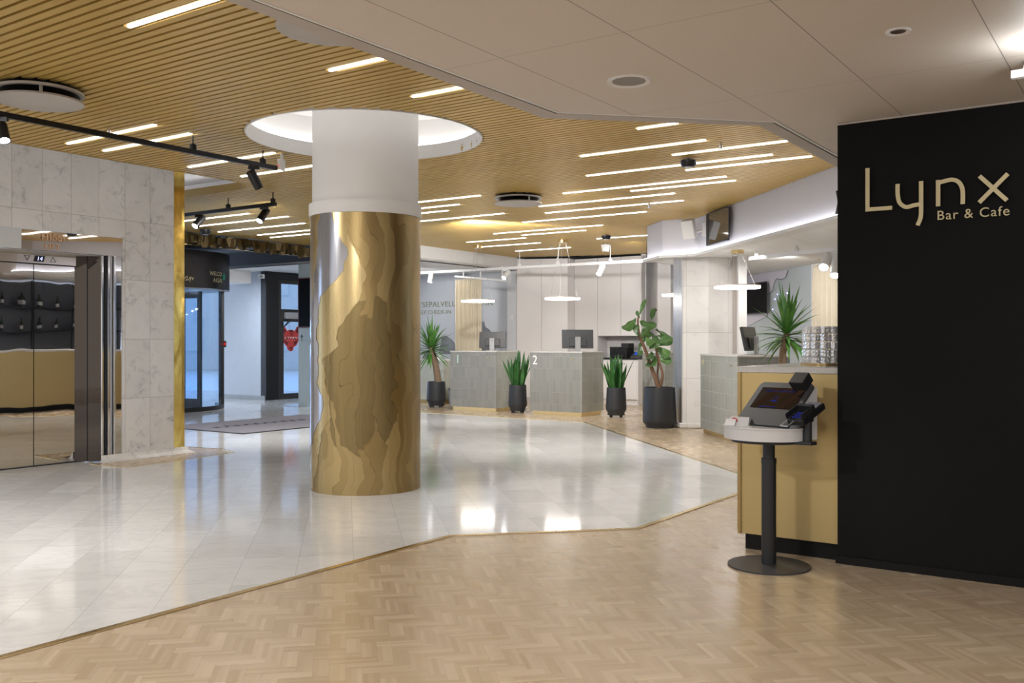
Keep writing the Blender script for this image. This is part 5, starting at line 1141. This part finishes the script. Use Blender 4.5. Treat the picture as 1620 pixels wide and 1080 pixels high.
m = MB(); m.box(.16, .205, .016, .185, .211, .0166, MP); m.box(.15, .176, .016, .185, .190, .0166, MP); m.box(.09, .133, .016, .20, .138, .0166, MP); m.build('screen_marks', BLS, scn)
m = MB(); m.box(.245, PL-.055, .014, .335, PL+.028, .075, MP); m.build('document_camera', BLACKP, ks, bevel=.002)
for k in range(8):
    m = MB(); m.box(.208, -.055+.020*k, .735, .2095, -.047+.020*k, .78+.0*k); m.build('vent_slot', DKGREY, ks)
m = MB(); m.prism([(.05, -.07), (.255, -.045), (.29, -.02), (.29, .03), (.25, .045), (.05, .07)], .697, .715); m.build('terminal_arm', BLACKP, ks)
m = MB(); m.disc(.024, .13, 24, (.252, 0, .715)); m.lathe([(.03, .82), (.034, .83), (.034, .855), (0, .86)], 20, (.252, 0, 0)); m.build('terminal_post', BLACKP, ks, True)
MTm = Matrix.Translation((.255, -.015, .868)) @ Matrix.Rotation(R2(24), 4, 'X')
m = MB(); m.box(-.052, -.105, -.025, .052, .105, .012, MTm); term = m.build('payment_terminal', BLACKM, ks, bevel=.008)
m = MB(); m.box(-.052, -.105, .012, -.045, .02, .045, MTm); m.box(.045, -.105, .012, .052, .02, .045, MTm); m.box(-.052, .0, .012, .052, .02, .045, MTm); m.build('privacy_hood', BLACKP, term, bevel=.004)
m = MB(); m.box(-.038, .03, .012, .038, .098, .016, MTm); m.build('terminal_screen', mat('terminal screen', (.30, .30, .36), .2, var=.3, vs=30), term)
m = MB()
for a_ in range(3):
    for b_ in range(3): m.box(-.03+.02*a_, -.085+.025*b_, .012, -.018+.02*a_, -.072+.025*b_, .0155, MTm)
m.build('key', emis('blue keys', (.10, .14, .9), .09), term)
m = MB(); m.stroke([(.205, -.09, .833), (.195, -.15, .80), (.245, -.16, .80), (.25, -.10, .835)], .006, (0, 0, 1), .006); m.build('card_loop', SILVER, ks)
# card holder and cards on the kiosk table
def klocal(x, y, z): c, s_ = math.cos(KA), math.sin(KA); return (kc.x+x*c-y*s_, kc.y+x*s_+y*c, z)
t = thing('card_box', 'small white card box on the kiosk table beside the grey face', 'card box', klocal(-.085, -.145, TZk), KA+R2(22))
m = MB(); m.add([(-.055, -.025, 0), (.055, -.025, 0), (.055, .025, 0), (-.055, .025, 0), (-.055, .0, .045), (.055, .0, .045), (.055, .035, .045), (-.055, .035, .045)], [(0,3,2,1),(4,5,6,7),(0,1,5,4),(1,2,6,5),(2,3,7,6),(3,0,4,7)]); m.build('box_body', KW, t, bevel=.002)
m = MB(); pts = [Vector((-.028+.017*math.cos(R2(q)), -.0135+.0*q, .020+.017*math.sin(R2(q)))) for q in range(0, 181, 20)]
m.stroke([(p.x, -.026+(p.z/.045)*.025, p.z) for p in pts], .009, (0, -1, .5), .001); m.build('red_emblem', RED, t)
t = thing('key_card', 'white card leaning against the card box on the kiosk', 'card', klocal(-.115, -.195, TZk), KA+R2(15))
m = MB(); m.box(-.03, -.001, 0, .03, .001, .040, Matrix.Rotation(R2(-32), 4, 'X')); m.build('card_body', WHITE, t)
m = MB(); m.box(-.03, -.0016, .026, .03, -.001, .032, Matrix.Rotation(R2(-32), 4, 'X')); m.build('stripe', CABW, t)
t = thing('key_card', 'white card lying flat on the kiosk table', 'card', klocal(-.02, -.19, TZk), KA+R2(-25))
m = MB(); m.box(-.043, -.027, 0, .043, .027, .002); m.build('card_body', WHITE, t)

# ------------------------------------------------------------------ plants
def pot(t, r, h, casters=True, y0=.05):
    y0 = y0 if casters else 0
    m = MB(); m.lathe([(0, y0), (r*.80, y0), (r*.82, y0+.03), (r*.98, y0+.075), (r, y0+.10), (r*.90, y0+h), (r*.84, y0+h), (r*.84, y0+h-.05), (0, y0+h-.05)], 48); m.build('pot', POT, t, True)
    m = MB(); m.lathe([(0, y0+h-.05), (r*.84, y0+h-.045), (0, y0+h-.03)], 24); m.build('soil', SOIL, t, True)
    if casters:
        m = MB(); m.disc(r*.85, .012, 32, (0, 0, y0-.012)); m.build('trolley', BLACKP, t, True)
        for k in range(4):
            q = k*math.pi/2+.6; m = MB(); m.disc(.022, .02, 14, M=Matrix.Translation((r*.68*math.cos(q), r*.68*math.sin(q)+.01, .022)) @ Matrix.Rotation(math.pi/2, 4, 'X')); m.build('caster', BLACKP, t, True)
    return y0+h-.045
def blade(m, base, dirn, L, w_, droop, seg=7, fold=.25, prof=None, twist=0.0):
    d = Vector(dirn).normalized(); p = Vector(base); up = Vector((0, 0, 1)); side = d.cross(up)
    side = side.normalized() if side.length > .05 else Vector((math.cos(twist), math.sin(twist), 0))
    if twist: side = (Matrix.Rotation(twist, 3, d) @ side)
    rows_ = []
    for i in range(seg+1):
        f = i/seg; ww = w_*(prof(f) if prof else (min(1, .45+2.2*f) if f < .25 else 1-((f-.25)/.75)**1.6))
        nrm_ = side.cross(d).normalized(); rows_.append((p-side*ww/2, p-nrm_*ww*fold, p+side*ww/2))
        d = (d+Vector((0, 0, -droop*(.4+f)/seg))).normalized(); p = p+d*(L/seg)
    vs = [v for r_ in rows_ for v in r_]; fs = []
    for i in range(seg):
        for k in (0, 1): fs.append((3*i+k, 3*i+k+1, 3*i+k+4, 3*i+k+3))
    m.add(vs, fs)
def yucca(lb, loc, trunk_pts, r_pot, h_pot, n, L, seed, casters=True, tr=(.05, .028)):
    random.seed(seed); t = thing('potted_yucca', lb, 'potted plant', loc); zs = pot(t, r_pot, h_pot, casters)
    pts = [Vector((x, y, zs+z-.01)) for x, y, z in trunk_pts]; k = len(pts)
    m = MB(); m.tube(curve(pts, 5), [tr[0]+(tr[1]-tr[0])*i/((k-1)*5)+.002*math.sin(i*1.7) for i in range((k-1)*5+1)], 12); m.build('trunk', TRUNK, t, True)
    top = pts[-1]; m = MB()
    for i in range(n):
        f = i/n; az = i*2.399+random.uniform(-.3, .3); el = R2(86-118*f**1.05+random.uniform(-16, 16)); ll = L*random.uniform(.62, 1.08)*(1-.08*f)
        b_ = top+Vector((0, 0, .03-.13*f)); blade(m, b_, (math.cos(az)*math.cos(el), math.sin(az)*math.cos(el), math.sin(el)), ll, .034*L/.38*random.uniform(.75, 1.2), (.12+1.0*f)*random.uniform(.35, 1.7), 9, .16)
    m.build('foliage', YLEAF, t, True); return t
p = F(689.5, 645); yucca('tall yucca in a black wheeled pot left of the first desk', (p.x, p.y+.14, 0), [(.04, 0, 0), (0, 0, .28), (-.06, 0, .55), (-.10, 0, .70)], .185, .44, 84, .60, 11, tr=(.07, .045))
pr_ = D(1238, 560, 10.6); yucca('yucca with arching leaves behind the brass bar counter', (pr_.x-.0, pr_.y, 0), [(0, 0, 0), (.0, 0, .35), (.0, 0, .68), (.03, 0, .84), (.05, 0, .96)], .20, .46, 72, .58, 23, casters=False, tr=(.048, .034))
def snake(lb, loc, r_pot, h_pot, n, L, seed):
    random.seed(seed); t = thing('potted_snake_plant', lb, 'potted plant', loc); zs = pot(t, r_pot, h_pot); m = MB()
    pf_ = lambda f: (.62+.38*min(1, f/.3)) if f < .62 else max(.02, 1-((f-.62)/.38)**1.7)
    for i in range(n):
        rr = r_pot*.62*math.sqrt(i/n); az = i*2.4+random.uniform(-.4, .4); lean = R2(random.uniform(1, 6)+9*(i/n)); ll = L*random.uniform(.52, 1.0)*(1.0-.22*(i/n))
        b_ = (rr*math.cos(az), rr*math.sin(az), zs-.01); az2 = az+random.uniform(-.6, .6)
        blade(m, b_, (math.sin(lean)*math.cos(az2), math.sin(lean)*math.sin(az2), math.cos(lean)), ll, random.uniform(.052, .078), random.uniform(-.12, .1), 9, .14, pf_, random.uniform(-1.3, 1.3))
    for az, k in ((.1, .8), (3.0, .72)):
        blade(m, (.07*math.cos(az), -.04, zs), (math.cos(az)*.34, -.1, .85), L*k, .06, .12, 9, .14, pf_, .4)
    m.build('foliage', SLEAF, t, True)
p = F(819, 652.5); snake('snake plant in a black wheeled pot between the two numbered desks', (p.x, p.y+.0, 0), .165, .44, 30, .74, 4)
p = F(976, 660.5); snake('snake plant in a black wheeled pot right of the desk marked 2', (p.x, p.y+.12, 0), .172, .44, 34, .72, 9)
p = F(1043.5, 678); YF = p.y+.22; fg = thing('potted_fiddle_leaf_fig', 'fiddle leaf fig in a large black pot beside the marble pillar', 'potted plant', ((1043.5-810)*YF/FPX, YF, 0)); pot(fg, .245, .585, False)
fo = fg.location
def fp(px, py, dy=0.0): return D(px, py, YF+dy)-fo
m = MB()
st1 = [fp(1043, 617), fp(1038, 601), fp(1029.5, 579, .03), fp(1019.5, 550, .02), fp(1012.5, 533), fp(1009, 512), fp(1010, 500)]
st2 = [fp(1043, 614), fp(1046.5, 604, -.03), fp(1048, 590, -.05), fp(1043, 573, -.05), fp(1039, 553, -.03), fp(1035, 538, -.02)]
st3 = [fp(1042, 606), fp(1040, 592, .05), fp(1041, 575, .06), fp(1037, 552, .05)]
m.tube(curve(st1, 4), [.036-.024*i/24 for i in range(25)], 10); m.tube(curve(st2, 4), [.026-.016*i/20 for i in range(21)], 9); m.tube(curve(st3, 4), [.017-.008*i/12 for i in range(13)], 8); m.build('trunk', FTRUNK, fg, True)
LV = [((1031, 506), (1034.5, 488.5), .72, 0, -.05), ((1006, 503), (989, 522), .75, -.05, -.12), ((1010, 513), (1004, 529), .85, .0, -.16), ((1012, 508), (1036, 518), .72, .02, -.10), ((1012, 503), (1007, 493), .6, .02, .05), ((1012, 497), (1019, 476), .35, .03, .06), ((1014, 532), (1025, 521), .75, -.02, -.15), ((1022, 533), (1032, 546), .8, -.05, -.16), ((1034, 533), (1036, 552), .75, -.02, -.18), ((1036, 545), (1062, 536), .72, -.02, -.10), ((1040, 530), (1059, 537), .42, .04, .06), ((1037, 520), (1056, 533), .35, .05, .10), ((1039, 549), (1058, 563), .72, -.03, -.12), ((1041, 566), (1061, 572), .7, -.03, -.10), ((1012, 548), (1013, 562), .8, -.06, -.10), ((1030, 556), (1026, 570), .85, .03, -.12), ((1036, 562), (1033, 580), .6, .02, -.10), ((1027, 571), (1024, 580), .7, .0, -.05), ((1015, 540), (1012, 548), .7, .03, .0), ((1020, 525), (1015, 540), .8, .04, .02), ((1008, 521), (1001, 514), .5, .08, .1), ((1030, 527), (1040, 537), .8, .06, .05), ((1022, 520), (1028, 533), .85, .08, .02)]
m = MB(); random.seed(2); UVT = []
for li, ((x0, y0), (x1, y1), wr, d0_, d1_) in enumerate(LV):
    A_, B_ = fp(x0, y0, d0_), fp(x1, y1, d1_); d = B_-A_; L = d.length*1.12; d.normalize(); vd = (A_+fo-Vector((0, 0, H))).normalized()
    side = d.cross(vd).normalized(); nrm_ = side.cross(d).normalized(); seg = 12; tl = random.uniform(-.65, .65); side = Matrix.Rotation(tl, 3, d) @ side; nrm_ = Matrix.Rotation(tl, 3, d) @ nrm_
    vs = []; pf_ = [.02, .13, .20, .25, .28, .31, .345, .385, .41, .41, .36, .24, .02]
    for i in range(seg+1):
        f = i/seg; ww = L*wr*pf_[i]*.98; p = A_+d*(L*f)-nrm_*(L*.30*(f-.2)**2)
        wv = .05*L*math.sin(f*13+tl*5)
        for j, (q, zq) in enumerate(((-1, .30), (-.5, .10), (0, 0), (.5, .10), (1, .30))):
            vs.append(p+side*(ww*q)+nrm_*(zq*ww+(wv*q if abs(q) == 1 else 0))); UVT.append((2*li+.5+.5*q, f))
    m.add(vs, [(5*i+k, 5*i+k+1, 5*i+k+6, 5*i+k+5) for i in range(seg) for k in range(4)])
t = NT('fiddle leaf'); ux = t.xyz(t.coord('UV')); li_ = t.M('FLOOR', t.M('DIVIDE', ux[0], 2.0)); q = t.M('ABSOLUTE', t.M('SUBTRACT', t.M('SUBTRACT', ux[0], t.M('MULTIPLY', li_, 2.0)), .5))
vv = t.M('FRACT', t.M('SUBTRACT', t.M('MULTIPLY', ux[1], 7.0), t.M('MULTIPLY', q, 2.2)))
vein = t.M('MAXIMUM', t.rng(q, .012, .04, 1, 0), t.M('MULTIPLY', t.rng(t.M('ABSOLUTE', t.M('SUBTRACT', vv, .5)), .03, .10, 1, 0), .7))
lc = t.mix(t.white(t.vec(li_, 4.0, 2.0)), (.028, .085, .022), (.10, .21, .055)); lc = t.mix(t.rng(t.noise(t.coord(), 8, 3), .3, .7, 0, .5), lc, (.03, .08, .02))
t.set(Base_Color=t.mix(t.M('MULTIPLY', vein, .6), lc, (.22, .34, .14)), Roughness=.36)
fo_ = m.build('foliage', t.m, fg, True); ul = fo_.data.uv_layers.new(name='leaf')
for lp in fo_.data.loops: ul.data[lp.index].uv = UVT[lp.vertex_index]
